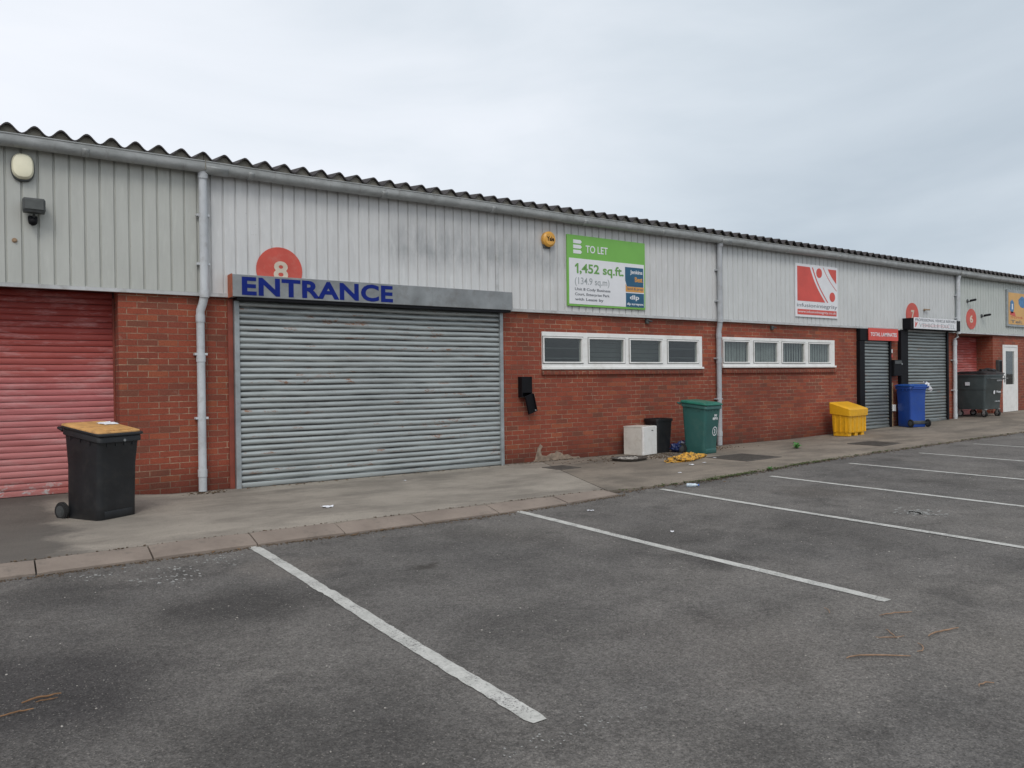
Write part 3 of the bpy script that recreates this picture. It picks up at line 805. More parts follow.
# ------------------------------------------------------------------ signs and wall fittings (things of their own)
def disc_sign(cx, cz, r, ch, label, box, y=-.056):
    t = empty('number_disc', (cx, y, cz), label=label, cat='number sign', group='red number discs on the cladding')
    bm = BM(); disc(bm, cx, cz, r, y - .008, y + .003); obj('disc', bm, 'disc_red', t)
    text(ch, box, y - .0095, 'disc_number', t, 'number', bold=.03)
disc_sign(3.155, 2.81, .302, '8', 'largest red disc with a cream 8, half hidden by the ENTRANCE hood', (3.075, 3.265, 2.68, 2.93))
disc_sign(18.92, 2.83, .29, '7', 'red disc numbered 7 rising above the black shutter hood', (18.85, 19.0, 2.70, 2.94))
disc_sign(21.96, 2.825, .278, '6', 'red disc numbered 6, fully visible right of the far downpipe', (21.86, 22.04, 2.72, 2.93))

# letting board
t = empty('letting_board', (8.85, -.08, 2.56), label='green and white TO LET board giving 1,452 sq.ft.', cat='sign')
x0, x1, z0, z1 = 7.955, 9.74, 2.563, 3.755; y = -.085
bm = BM(); bx(bm, x0, x1, y, -.06, z0, z1, .002); obj('board', bm, 'lime', t)
bm = BM(); bx(bm, x0 + .035, x1 - .03, y - .004, y - .0005, z0 + .035, 3.365); obj('white_panel', bm, 'white', t)
text('TO LET', (8.355, 8.85, 3.475, 3.60), y - .003, 'white', t, bold=.012)
bm = BM(); poly_plate(bm, [(8.155, 3.115), (8.19, 3.115), (8.19, 3.285), (8.16, 3.285), (8.115, 3.245), (8.115, 3.215), (8.155, 3.24)], y - .007, y - .0045); obj('lettering', bm, 'green_text', t)
text(',452 sq.ft.', (8.215, 9.215, 3.08, 3.285), y - .006, 'green_text', t, bold=.022)
text('(134.9 sq.m)', (8.11, 8.88, 2.90, 3.05), y - .006, 'pale_text', t, bold=.005)
for k, sx in enumerate(('Unit 8 Cody Business', 'Court, Enterprise Park', 'with Lease by')):
    text(sx, (8.11, (8.90, 8.88, 8.74)[k], 2.815 - k * .085, 2.875 - k * .085), y - .006, 'grey_text', t, bold=.01)
bm = BM()                                                    # stacked E emblem
for k in range(3):
    zc = 3.445 + k * .085
    poly_plate(bm, [(8.085, zc), (8.24, zc), (8.272, zc + .03), (8.24, zc + .062), (8.085, zc + .062)], y - .004, y - .0005)
obj('emblem', bm, 'white', t)
bm = BM(); poly_plate(bm, [(9.29, 2.96), (9.69, 2.96), (9.69, 3.30), (9.25, 3.30), (9.25, 3.07)], y - .007, y - .0045); obj('agent_panel', bm, 'teal_print', t)
bm = BM(); poly_plate(bm, [(9.26, 2.865), (9.70, 2.865), (9.70, 2.957), (9.288, 2.957), (9.26, 3.0)], y - .007, y - .0045); obj('orange_strip', bm, 'orange_print', t)
text('Jenkins', (9.37, 9.665, 3.165, 3.255), y - .008, 'white', t, bold=.02)
text('Best', (9.48, 9.665, 3.045, 3.135), y - .008, 'orange_print', t, bold=.03)
text('land & prop', (9.30, 9.68, 2.885, 2.945), y - .008, 'grey_text', t, bold=.01)
bm = BM(); bx(bm, 9.265, 9.70, y - .007, y - .0045, 2.615, 2.845); bx(bm, 9.265, 9.70, y - .007, y - .0045, 2.60, 2.615); obj('agent_panel', bm, 'teal_print', t)
text('dlp', (9.36, 9.58, 2.71, 2.81), y - .008, 'white', t, bold=.02)
text('dlp surveyors', (9.29, 9.68, 2.62, 2.675), y - .008, 'white', t, bold=.02)

# red and white logo board
t = empty('logo_board', (14.93, -.08, 2.6), label='square white board with red curves above unit with vertical blinds', cat='sign')
x0, x1, z0, z1 = 14.16, 15.70, 2.61, 3.75; y = -.08
bm = BM(); bx(bm, x0, x1, y, -.056, z0, z1, .002); obj('board', bm, 'white', t)
def sxy(u, v): return (x0 + u * (x1 - x0), z1 - v * (z1 - z0))
def curve(u0, u1, v0, v1, bow, n=14):
    return [sxy(u0 + (u1 - u0) * (k / n) - bow * math.sin(PI * k / n), v0 + (v1 - v0) * k / n) for k in range(n + 1)]
def plate(pts, mat, nm, dy=.003):
    a = sum(p[0] * q[1] - q[0] * p[1] for p, q in zip(pts, pts[1:] + pts[:1]))
    if a < 0: pts = pts[::-1]
    bm = BM(); poly_plate(bm, pts, y - dy, y - .0005); obj(nm, bm, mat, t)
plate([sxy(.04, .05)] + curve(.33, .69, .05, .70, .04) + [sxy(.04, .70)], 'red_print', 'red_field')
ca = curve(.38, .74, .05, .70, .04); cb = curve(.405, .765, .05, .70, .04)
plate(ca + cb[::-1], 'red_print', 'red_stripe')
ca = curve(.64, .965, .03, .46, .03); cb = curve(.652, .978, .03, .46, .03)
plate(ca + cb[::-1], 'red_print', 'red_stripe')
plate(curve(.76, .965, .05, .32, .02) + [sxy(.965, .05)], 'red_print', 'red_corner')
for u, v in ((.55, .145), (.865, .585)):
    c = sxy(u, v)
    bm = BM(); cyl(bm, (c[0], y - .002, c[1]), (0, 1, 0), .105, .003, 32); obj('red_dot', bm, 'red_print', t)
text('infusionintegrity', (x0 + .05, x1 - .03, 2.80, 2.905), y - .002, 'grey_text', t, bold=-.004)
plate([sxy(.04, .855), sxy(.965, .855), sxy(.965, .955), sxy(.04, .955)], 'red_print', 'red_band')
text('www.infusionintegrity.co.uk', (x0 + .08, x1 - .08, 2.682, 2.752), y - .005, 'white', t, bold=0)

# small red sign
t = empty('shop_sign', (17.5, -.11, 2.15), label='small red sign with white lettering over the narrow shutter', cat='sign')
bm = BM(); bx(bm, 16.86, 18.13, -.128, -.107, 2.152, 2.44, .002); obj('board', bm, 'red_print', t)
text('TOTAL LAMINATES', (16.93, 18.06, 2.25, 2.34), -.130, 'white', t, bold=.02)
# white sign on black hood
t = empty('shop_sign', (19.6, -.27, 2.46), label='white sign with red and grey lettering on the black hood beside the 7 disc', cat='sign')
bm = BM(); bx(bm, 18.58, 20.68, -.277, -.266, 2.465, 2.738, .002); obj('board', bm, 'white', t)
text('PROFESSIONAL VEHICLE REPAIRS', (18.64, 20.62, 2.65, 2.715), -.279, 'grey_text', t, bold=0)
text('VEHICLE EXCEL', (18.82, 20.60, 2.50, 2.61), -.279, 'pale_text', t, bold=-.01)
bm = BM(); poly_plate(bm, [(18.63, 2.5), (18.66, 2.5), (18.75, 2.62), (18.70, 2.62), (18.67, 2.57), (18.655, 2.63), (18.63, 2.63)], -.279, -.2775); obj('emblem', bm, 'red_print', t)
for zc in (2.53, 2.565):
    bm = BM(); bx(bm, 18.95, 20.3, -.2785, -.2775, zc, zc + .006); obj('red_rule', bm, 'red_print', t)
# orange-yellow board at the frame edge
t = empty('shop_sign', (25.2, -.09, 2.68), label='orange yellow board in a grey frame at the right edge above the white door', cat='sign')
bm = BM(); bx(bm, 24.0, 26.6, -.10, -.056, 2.685, 3.74, .003); obj('frame', bm, 'rail_steel', t)
bm = BM(); bx(bm, 24.08, 26.52, -.106, -.1005, 2.75, 3.66); obj('board', bm, 'sign_orange', t)
bm = BM(); rr = random.Random(5)
poly_plate(bm, [(24.28 + .14 * math.cos(a) * rr.uniform(.75, 1.1), 3.26 + .21 * math.sin(a) * rr.uniform(.8, 1.1)) for a in [2 * PI * k / 18 for k in range(18)]], -.109, -.1065)
poly_plate(bm, [(25.0 + .3 * math.cos(a) * rr.uniform(.85, 1.1), 3.42 + .17 * math.sin(a) * rr.uniform(.8, 1.1)) for a in [2 * PI * k / 18 for k in range(18)]], -.109, -.1065)
obj('blue_shape', bm, 'sign_blue', t)
bm = BM(); poly_plate(bm, [(24.16, 3.02), (24.52, 2.98), (24.46, 3.10), (24.18, 3.12)], -.109, -.1065)
obj('red_shape', bm, 'red_print', t)
bm = BM(); bx(bm, 24.27, 24.34, -.111, -.1095, 3.18, 3.34); obj('white_mark', bm, 'white', t)
text('TOYS & GAMES', (24.2, 26.3, 2.92, 2.98), -.109, 'red_print', t)
text('Tel: 01443', (24.2, 26.3, 2.79, 2.875), -.109, 'grey_text', t, bold=.01)

# alarm bell box
t = empty('alarm_box', (7.56, -.06, 3.62), label='round amber alarm box lettered Yale beside the TO LET board', cat='alarm')
bm = BM(); bx(bm, 7.47, 7.60, -.09, -.054, 3.48, 3.60, .008); obj('backplate', bm, 'dark_metal', t)
bm = BM(); cyl(bm, (7.56, -.09, 3.625), (0, 1, 0), .125, .06, 40); cyl(bm, (7.56, -.13, 3.625), (0, -1, 0), .125, .025, 40, .095); obj('cover', bm, 'amber', t, smooth=True)
text('Yale', (7.49, 7.64, 3.59, 3.665), -.1435, 'black', t, bold=.03)

M['blue_text'].node_tree.nodes['Principled BSDF'].inputs['Specular IOR Level'].default_value = .15
# bulkhead lamp and floodlight on the left unit
t = empty('bulkhead_light', (.335, -.06, 3.75), label='oval cream bulkhead light high up at the left under the gutter', cat='light')
bm = BM()
def oval(bm, cx, cz, w, h, ys, n=32, sq=2.6):
    rings = []
    for y, k in ys:
        rings.append([bm.verts.new((cx + w / 2 * k * math.copysign(abs(math.cos(a)) ** (2 / sq), math.cos(a)), y, cz + h / 2 * k * math.copysign(abs(math.sin(a)) ** (2 / sq), math.sin(a)))) for a in [2 * PI * i / n for i in range(n)]])
    for A, B in zip(rings, rings[1:]):
        for k in range(n): bm.faces.new((A[k], A[(k + 1) % n], B[(k + 1) % n], B[k]))
    bm.faces.new(rings[0]); bm.faces.new(rings[-1][::-1])
oval(bm, .335, 3.735, .225, .305, [(-.05, .98), (-.08, 1), (-.092, .95)]); obj('base', bm, 'dark_metal', t, smooth=True)
bm = BM(); oval(bm, .335, 3.745, .212, .285, [(-.085, 1), (-.11, .97), (-.135, .85), (-.145, .6)]); obj('diffuser', bm, 'cream', t, smooth=True)
t = empty('floodlight', (.43, -.06, 3.2), label='small black floodlight with a motion sensor below the cream oval light', cat='floodlight')
bm = BM(); loft(bm, [(.43, -.16, .20, .10, .012, 3.235), (.43, -.16, .215, .12, .014, 3.26), (.43, -.155, .215, .115, .014, 3.37), (.43, -.15, .19, .10, .012, 3.39)]); obj('housing', bm, 'dark_metal', t)
bm = BM(); bx(bm, .34, .52, -.2265, -.2205, 3.262, 3.368, .004); obj('glass', bm, 'lens', t)
bm = BM(); tube(bm, [(.43, -.052, 3.17), (.43, -.10, 3.17), (.43, -.14, 3.22)], .014, 8); cyl(bm, (.43, -.06, 3.17), (0, 1, 0), .04, .02); obj('bracket', bm, 'dark_metal', t)
bm = BM(); bmesh.ops.create_uvsphere(bm, u_segments=16, v_segments=10, radius=.045, matrix=Matrix.Translation((.42, -.13, 3.145))); bx(bm, .375, .465, -.13, -.07, 3.15, 3.21, .01); obj('sensor', bm, 'black', t, smooth=True)
t = tag(empty('wall_bolt', (.25, -.055, 2.93)), 'single rusty bolt head on the sage cladding below the floodlight', 'bolt')
bm = BM(); cyl(bm, (.25, -.064, 2.935), (0, 1, 0), .016, .02, 6); cyl(bm, (.25, -.056, 2.935), (0, 1, 0), .026, .005, 16); obj('bolt_head', bm, 'tan', t)

# CCTV cameras and bracket on the far units
def cctv(x, z, dx, label):
    t = empty('security_camera', (x, -.055, z), label=label, cat='camera', group='security cameras on the greenish cladding')
    bm = BM(); cyl(bm, (x, -.06, z), (0, 1, 0), .05, .02, 16); tube(bm, [(x, -.06, z), (x, -.13, z - .02), (x + dx * .3, -.18, z)], .012, 8); obj('bracket', bm, 'dark_metal', t)
    bm = BM(); tube(bm, [(x - dx * .5, -.16, z + .0), (x + dx, -.22, z + .03)], .030, 12); obj('housing', bm, 'black', t)
cctv(21.75, 3.30, .10, 'black security camera directly above the disc numbered 6')
cctv(22.55, 2.93, .13, 'black security camera to the right of the disc numbered 6')
t = empty('lamp_bracket', (19.5, -.055, 2.97), label='short rust coloured bracket on the cladding right of the 7 disc', cat='bracket')
bm = BM(); cyl(bm, (19.5, -.06, 2.97), (0, 1, 0), .03, .02, 12); tube(bm, [(19.42, -.10, 2.97), (19.64, -.12, 2.975)], .018, 8); tube(bm, [(19.5, -.05, 2.97), (19.5, -.11, 2.97)], .012, 8); obj('arm', bm, 'tan', t)
for x, z, lb in ((9.84, 2.375, 'dark wall fitting on the brick above the slat blind window'), (13.43, 2.36, 'dark wall fitting on the brick above the vertical blind window')):
    t = empty('wall_fitting', (x, -.0, z), label=lb, cat='wall fitting', group='dark fittings under the cladding edge')
    bm = BM(); bx(bm, x - .035, x + .035, -.05, -.001, z - .05, z + .03, .008); obj('body', bm, 'dark_metal', t)
    bm = BM(); tube(bm, [(x, -.05, z), (x + .08, -.07, z - .01)], .014, 8); obj('spout', bm, 'dark_metal', t)

# hanging black mailbox
t = empty('mailbox', (7.09, 0, 1.05), label='black mailbox with its flap hanging open right of the big grey shutter', cat='mailbox')
bm = BM()
bx(bm, 6.985, 7.185, -.012, -.001, 1.06, 1.385); bx(bm, 6.985, 6.997, -.11, -.012, 1.06, 1.385); bx(bm, 7.173, 7.185, -.11, -.012, 1.06, 1.385)
bx(bm, 6.997, 7.173, -.11, -.012, 1.373, 1.385); bx(bm, 6.997, 7.173, -.11, -.012, 1.06, 1.072); bx(bm, 6.997, 7.173, -.108, -.10, 1.13, 1.373)
obj('box', bm, 'black', t)
bm = BM(); bx(bm, -.085, .085, -.008, .008, -.31, 0, .003); bx(bm, -.085, -.078, -.03, -.008, -.30, -.01); bx(bm, .078, .085, -.03, -.008, -.30, -.01)
o = obj('flap', bm, 'black', t, loc=(.015, -.125, .045)); o.rotation_euler = (R(6), R(-18), 0)
bm = BM(); cyl(bm, (.03, -.014, -.27), (0, 1, 0), .012, .012, 12); bmesh.ops.rotate(bm, verts=bm.verts, cent=(0, 0, 0), matrix=Matrix.Rotation(R(-18), 3, 'Y'))
obj('lock', bm, 'caster', t, loc=(.015, -.14, .045))
# items on the narrow pier
t = empty('mailbox', (18.05, 0, 1.31), label='square black mailbox on the narrow brick pier behind the blue bin', cat='mailbox')
bm = BM(); bx(bm, 17.905, 18.26, -.15, -.001, 1.31, 1.70, .012); obj('box', bm, 'black', t)
bm = BM(); bx(bm, 17.93, 18.235, -.158, -.149, 1.60, 1.68, .003); obj('flap', bm, 'dark_metal', t)
bm = BM(); cyl(bm, (18.23, -.162, 1.60), (0, 1, 0), .022, .01, 12); obj('lock', bm, 'caster', t)
t = empty('notice_plate', (18.02, 0, 1.8), label='small white and red notice above the mailbox on the pier', cat='notice')
bm = BM(); bx(bm, 17.97, 18.09, -.008, -.001, 1.87, 1.96); obj('white_plate', bm, 'white', t)
bm = BM(); bx(bm, 17.975, 18.085, -.008, -.001, 1.76, 1.83); obj('red_plate', bm, 'red_print', t)
t = empty('service_pipe', (18.02, 0, .1), label='thin tan pipe with a white box at the foot of the narrow pier', cat='pipe')
bm = BM(); tube(bm, [(18.0, -.03, 1.15), (18.0, -.03, .09)], .028, 10); obj('pipe', bm, 'tan', t)
bm = BM(); bx(bm, 17.93, 18.06, -.10, -.058, .46, .62, .01); obj('junction_box', bm, 'upvc', t)
t = empty('meter_box', (23.7, 0, 1.35), label='dark meter box fixed to the brick left of the white door', cat='meter box')
bm = BM(); bx(bm, 23.50, 23.70, -.09, -.001, 1.33, 1.72, .01); obj('box', bm, 'dark_metal', t)
bm = BM(); bx(bm, 23.52, 23.68, -.096, -.089, 1.36, 1.69, .004); obj('cover', bm, 'black', t)

# ------------------------------------------------------------------ wheelie bins
def wheel(parent, c, axis, r, w):
    wl = sub(parent, 'wheel')
    bm = BM(); cyl(bm, c, axis, r, w, 28); bmesh.ops.bevel(bm, geom=[e for e in bm.edges if e.calc_face_angle(0) > 1], offset=r * .12, segments=2, affect='EDGES')
    obj('tyre', bm, 'rubber', wl, smooth=True, loc=(0, 0, 0))
    bm = BM(); cyl(bm, c, axis, r * .42, w + .014, 18); cyl(bm, c, axis, r * .62, w + .005, 18); obj('hub', bm, 'dark_metal', wl, smooth=True, loc=(0, 0, 0))
def wheelie(loc, rz, body, lid, label, W=.48, D=.54, H=.93, border=None, TP=.82, SL=.18):
    """front towards -Y, wheels at +Y; W across, D deep"""
    t = empty('wheelie_bin', loc, rz, label, 'wheelie bin', 'wheelie bins along the wall')
    P = dict(parent=t, loc=(0, 0, 0))
    b = H - .075
    bm = BM(); bw, bd = W * TP, D * (TP - .04)
    secs = [(0, .0, bw * .96, bd * .96, .045, .0), (0, 0, bw, bd, .05, .02), (0, -.0, bw * 1.0, bd * 1.0, .05, .16),
            (0, -.01, W * .90, D * .88, .05, b * .62), (0, -.015, W * .95, D * .95, .05, b - .07, SL)]
    loft(bm, secs)
    loft(bm, [(0, -.015, W * .95, D * .95, .05, b - .07, SL), (0, -.02, W * 1.02, D * 1.02, .05, b - .06, SL), (0, -.02, W * 1.02, D * 1.02, .05, b - .015, SL), (0, -.02, W * .99, D * .99, .05, b, SL)])
    # front panel recess line, ribs under the rim
    for xx in (-.3, -.1, .1, .3): bx(bm, xx * W - .008, xx * W + .008, -D * .5 - .006, -D * .44, b - .10 - SL * D * .5, b - .06 - SL * D * .5)
    for s in (-1, 1):
        for yy in (-.25, 0, .25): bx(bm, s * W * .46 - .012 + (0), s * W * .46 + .022 * s + .006, yy * D - .008, yy * D + .008, b - .10 + SL * yy * D, b - .06 + SL * yy * D)
    bx(bm, -W * .33, W * .33, -bd / 2 - .006, -bd / 2 + .03, .02, .10, .005)
    obj('body', bm, body, smooth=True, **P)
    bm = BM()
    z = b + .002
    loft(bm, [(0, -.02, W * 1.05, D * 1.04, .05, z, SL), (0, -.025, W * 1.09, D * 1.07, .055, z + .006, SL), (0, -.025, W * 1.09, D * 1.07, .055, z + .02, SL), (0, -.025, W * 1.06, D * 1.05, .05, z + .026, SL)])
    o = obj('lid_rim' if border else 'lid', bm, border or lid, smooth=True, **P)
    bm = BM()
    loft(bm, [(0, -.005, W * 1.06, D * 1.0, .05, z + .0265, SL), (0, -.005, W * 1.05, D * .99, .05, z + .040, SL), (0, -.0, W * .98, D * .90, .06, z + .048, SL), (0, .02, W * .7, D * .6, .06, z + .056, SL)])
    bx(bm, -W * .3, W * .3, -D * .46, -D * .34, z + .038 - SL * D * .4, z + .052 - SL * D * .4, .004)
    obj('lid', bm, lid, smooth=True, **P) if border else obj('lid_top', bm, lid, smooth=True, parent=o, loc=(0, 0, 0))
    bm = BM(); zz = b + SL * D * .5
    tube(bm, [(-W * .44, D * .5, zz - .03), (-W * .44, D * .5 + .07, zz - .005), (W * .44, D * .5 + .07, zz - .005), (W * .44, D * .5, zz - .03)], .014, 10)
    obj('handle', bm, body, smooth=True, **P)
    bm = BM(); tube(bm, [(-W * .46, bd * .5 + .01, .10), (W * .46, bd * .5 + .01, .10)], .011, 10); bx(bm, -W * .38, W * .38, bd * .5 - .02, bd * .5 + .02, .07, .15, .01)
    obj('axle', bm, 'dark_metal', smooth=True, **P)
    for s in (-1, 1): wheel(t, (s * (bw * .5 + .022), bd * .5 + .03, .092), (1, 0, 0), .092, .045)
    return t
b1 = wheelie((.935, -1.20, pave_z(.935, -1.2) - .02), R(32), 'black_plastic', 'bin_orange', 'black bin with a faded orange lid in front of the brick pier', W=.49, D=.55, H=.965, border='black_plastic', TP=.90, SL=.16)
bm = BM(); cyl(bm, (.03, -.30, .80), (0, 1, 0), .014, .01, 12); obj('lock', bm, 'caster', b1, loc=(0, 0, 0))
b2 = wheelie((10.40, -.76, -.01), R(8), 'bin_green', 'bin_green_lid', 'green bin with white markings on its front beside the middle downpipe', W=.50, D=.53, H=.955, TP=.82, SL=.10)
b2f = -.53 * .44
def on_front(s, box, mat, nm, H=.955, D=.53):
    o = text(s, box, 0, mat, b2, nm, bold=.03, loc=(0, 0, 0))
    for v in o.data.vertices:
        zz = v.co.z; f = (zz - .16) / .39
        yb = -D * .38 - (D * .072) * min(1.4, max(0, f)); v.co.y += yb - .006
    return o
on_front('BAE', (.04, .12, .66, .70), 'white', 'marking'); on_front('BIFFA', (-.0, .16, .60, .645), 'white', 'marking')
# round emblem
bm = BM()
ring = []
for k in range(28):
    a = 2 * PI * k / 28
    for rr_, in ((.075,), (.06,)):
        zz = .40 + rr_ * math.sin(a) * 1.1; f = (zz - .16) / .39
        ring.append(bm.verts.new((.08 + rr_ * math.cos(a), -.53 * .38 - .53 * .072 * f - .009, zz)))
for k in range(28):
    a, b_, c_, d_ = ring[2 * k], ring[2 * k + 1], ring[(2 * k + 3) % 56], ring[(2 * k + 2) % 56]; bm.faces.new((a, b_, c_, d_))
obj('emblem', bm, 'white', b2, loc=(0, 0, 0))
on_front('3', (.065, .10, .36, .44), 'white', 'marking')
b3 = wheelie((18.16, -.42, rise(18.4)), R(180 - 22), 'bin_blue', 'bin_blue_lid', 'bright blue bin with white paper stuck under its lid', W=.47, D=.52, H=1.03, TP=.90, SL=.0)
# crumpled paper on the blue bin, papers and twigs on the orange lid
def crumple(name, loc, sx, sy, sz, mat, label, cat, seed, group=None, tilt=(0, 0, 0), n=7):
    rr = random.Random(seed); bm = BM(); g = []
    for i in range(n + 1):
        g.append([bm.verts.new(((i / n - .5) * sx + rr.uniform(-.3, .3) * sx / n, (j / n - .5) * sy + rr.uniform(-.3, .3) * sy / n, rr.uniform(0, sz))) for j in range(n + 1)])
    for i in range(n):
        for j in range(n):
            if (i in (0, n - 1) and j in (0, n - 1)) and rr.random() < .6: continue
            bm.faces.new((g[i][j], g[i + 1][j], g[i + 1][j + 1], g[i][j + 1]))
    o = obj(name, bm, mat, loc=loc); o.rotation_euler = tilt
    m = o.modifiers.new('thick', 'SOLIDIFY'); m.thickness = .002
    return tag(o, label, cat, group)
crumple('crumpled_paper', (18.60, -.55, rise(18.8) + .93), .34, .2, .10, 'paper', 'white paper sticking out of the blue bin lid', 'paper', 4, tilt=(R(60), R(20), R(10)))
crumple('paper_sheet', (1.02, -1.07, .938), .20, .13, .012, 'paper', 'white paper sheet lying on the faded orange bin lid', 'paper', 5, tilt=(R(10), 0, R(32)), n=5)

# black tub behind the cabinet
t = empty('waste_tub', (9.93, -.19, 0), label='low black open tub between the white cabinet and the blue bag', cat='tub')
bm = BM(); loft(bm, [(0, 0, .32, .26, .03, 0), (0, 0, .38, .32, .03, .58)], top=False); loft(bm, [(0, 0, .35, .29, .03, .575), (0, 0, .29, .23, .03, .05)], bottom=False)
obj('body', bm, 'black_plastic', t, smooth=True, loc=(0, 0, 0))
bm = BM(); A = rrect(.42, .35, .04); B = rrect(.34, .28, .03)
for z in (0,):
    va = [bm.verts.new((x, y, .61)) for x, y in A]; vb = [bm.verts.new((x, y, .61)) for x, y in B]; vc = [bm.verts.new((x, y, .565)) for x, y in A]; vd = [bm.verts.new((x, y, .565)) for x, y in B]
    m_ = len(A)
    for k in range(m_):
        j = (k + 1) % m_
        bm.faces.new((va[k], va[j], vb[j], vb[k])); bm.faces.new((vc[k], vc[j], va[j], va[k])); bm.faces.new((vb[k], vb[j], vd[j], vd[k])); bm.faces.new((vc[k], vd[k], vd[j], vc[j]))
obj('rim', bm, 'black_plastic', t, loc=(0, 0, 0))
bm = BM(); tube(bm, [(.19, -.06, .5), (.24, -.06, .46), (.24, .06, .46), (.19, .06, .5)], .012, 8); obj('handle', bm, 'black_plastic', t, loc=(0, 0, 0))

# white cabinet appliance
t = empty('small_fridge', (9.40, -.27, -.012), R(14), 'old white fridge with a plain door standing against the brick', 'fridge')
bm = BM(); bx(bm, -.22, .22, -.16, .20, .015, .50, .006); bx(bm, -.225, .225, -.16, .205, .50, .515, .003)
for sx in (-.18, .18): cyl(bm, (sx, -.1, .008), (0, 0, 1), .015, .016, 10); cyl(bm, (sx, .14, .008), (0, 0, 1), .015, .016, 10)
obj('cabinet', bm, 'old_white', t, loc=(0, 0, 0))
bm = BM(); bx(bm, -.22, .22, -.205, -.164, .02, .512, .008); obj('door', bm, 'upvc', t, loc=(0, 0, 0))
bm = BM(); bx(bm, .04, .09, -.208, -.204, .43, .445); obj('badge', bm, 'dark_metal', t, loc=(0, 0, 0))
# blue bag
t = BM(); bmesh.ops.create_icosphere(t, subdivisions=4, radius=1)
rr = random.Random(8)
from mathutils import noise as mn
for v in t.verts:
    p = v.co.copy(); k = 1 + .30 * mn.noise(p * 1.8) + .16 * abs(mn.noise(p * 5)) - .10 * abs(mn.noise(p * 9 + Vector((3, 1, 2))))
    v.co = Vector((p.x * .20 * k, p.y * .15 * k, max(0, (p.z * .5 + .42) * .20 * k)))
    v.co.x += .05 * v.co.z
o = obj('rubbish_bag', t, 'blue_bag', loc=(10.25, -.42, 0)); tag(o, 'crumpled dark blue polythene bag left of the green bin', 'bag')
for q in o.data.polygons: q.use_smooth = False
# yellow sack
t = BM(); bmesh.ops.create_icosphere(t, subdivisions=4, radius=1)
for v in t.verts:
    p = v.co.copy(); q = Vector((p.x * .52, p.y * .17, 0)); k = 1 + .28 * mn.noise(p * 2.5) + .14 * mn.noise(p * 7)
    v.co = Vector((q.x * k, q.y * k + .05 * math.sin(q.x * 6), max(0, (p.z * .6 + .3) * .10 * (1 + .8 * mn.noise(Vector((p.x * 4, p.y * 4, 3)))))))
o = obj('collapsed_sack', t, 'sack', loc=(9.36, -1.38, -.005)); o.rotation_euler = (0, 0, R(10)); tag(o, 'flattened yellow sack with dark stains on the pavement before the green bin', 'sack')

# dark tray with rubble
t = empty('plastic_tray', (8.62, -.82, 0), R(12), 'flat dark tray holding pale rubble in front of the old fridge', 'tray')
bm = BM(); loft(bm, [(0, 0, .52, .42, .16, 0), (0, 0, .62, .50, .2, .045)], top=False); loft(bm, [(0, 0, .58, .46, .18, .044), (0, 0, .48, .38, .15, .008)], bottom=False)
A = rrect(.62, .50, .2); B = rrect(.58, .46, .18); va = [bm.verts.new((x, y, .045)) for x, y in A]; vb = [bm.verts.new((x, y, .0445)) for x, y in B]
for k in range(len(A)): j = (k + 1) % len(A); bm.faces.new((va[k], va[j], vb[j], vb[k]))
obj('tray', bm, 'cover', t, loc=(0, 0, 0))
_t = bmesh.new(); bmesh.ops.create_icosphere(_t, subdivisions=1, radius=1)
ICO_V = [tuple(v.co) for v in _t.verts]; ICO_F = [[v.index for v in f.verts] for f in _t.faces]; _t.free()
def stones(name, pts, size, mat, seed, flat=.6):
    rr = random.Random(seed); V = []; F = []
    for x, y, z in pts:
        s = size * rr.uniform(.5, 1.4); a = rr.uniform(0, 6); c, si = math.cos(a), math.sin(a)
        kx, ky, kz = s * rr.uniform(.7, 1.5), s * rr.uniform(.6, 1.1), s * flat; o = len(V)
        for vx, vy, vz in ICO_V:
            px = vx * kx + rr.uniform(-.2, .2) * s; py = vy * ky + rr.uniform(-.2, .2) * s
            V.append((x + px * c - py * si, y + px * si + py * c, z + s * .3 + vz * kz + rr.uniform(-.15, .15) * s))
        F += [[o + k for k in f] for f in ICO_F]
    me = bpy.data.meshes.new(name); me.from_pydata(V, [], F); me.materials.append(M[mat])
    o = bpy.data.objects.new(name, me); C.objects.link(o); return o
rr = random.Random(12)
o = stones('rubble', [(rr.gauss(8.66, .11), rr.gauss(-.77, .09), .015) for _ in range(60)], .022, 'rubble', 3); tag(o, kind='stuff', label='pale broken rubble heaped in the dark tray', cat='rubble')
pts = [(rr.uniform(8.95, 9.9), rr.uniform(-1.0, -.35), 0) for _ in range(170)] + [(rr.gauss(11.15, .35), rr.gauss(-.35, .12), 0) for _ in range(110)] + [(rr.gauss(8.4, .6), rr.gauss(-.5, .2), 0) for _ in range(90)]
pts += [(rr.uniform(6.9, 8.2), -abs(rr.gauss(0, .05)) - .02, 0) for _ in range(60)] + [(rr.gauss(2.2, .15), rr.gauss(-.2, .06), 0) for _ in range(40)]
o = stones('soil_litter', pts, .013, 'soil', 4, .5); tag(o, kind='stuff', label='dark soil and leaf litter gathered on the pavement', cat='litter')
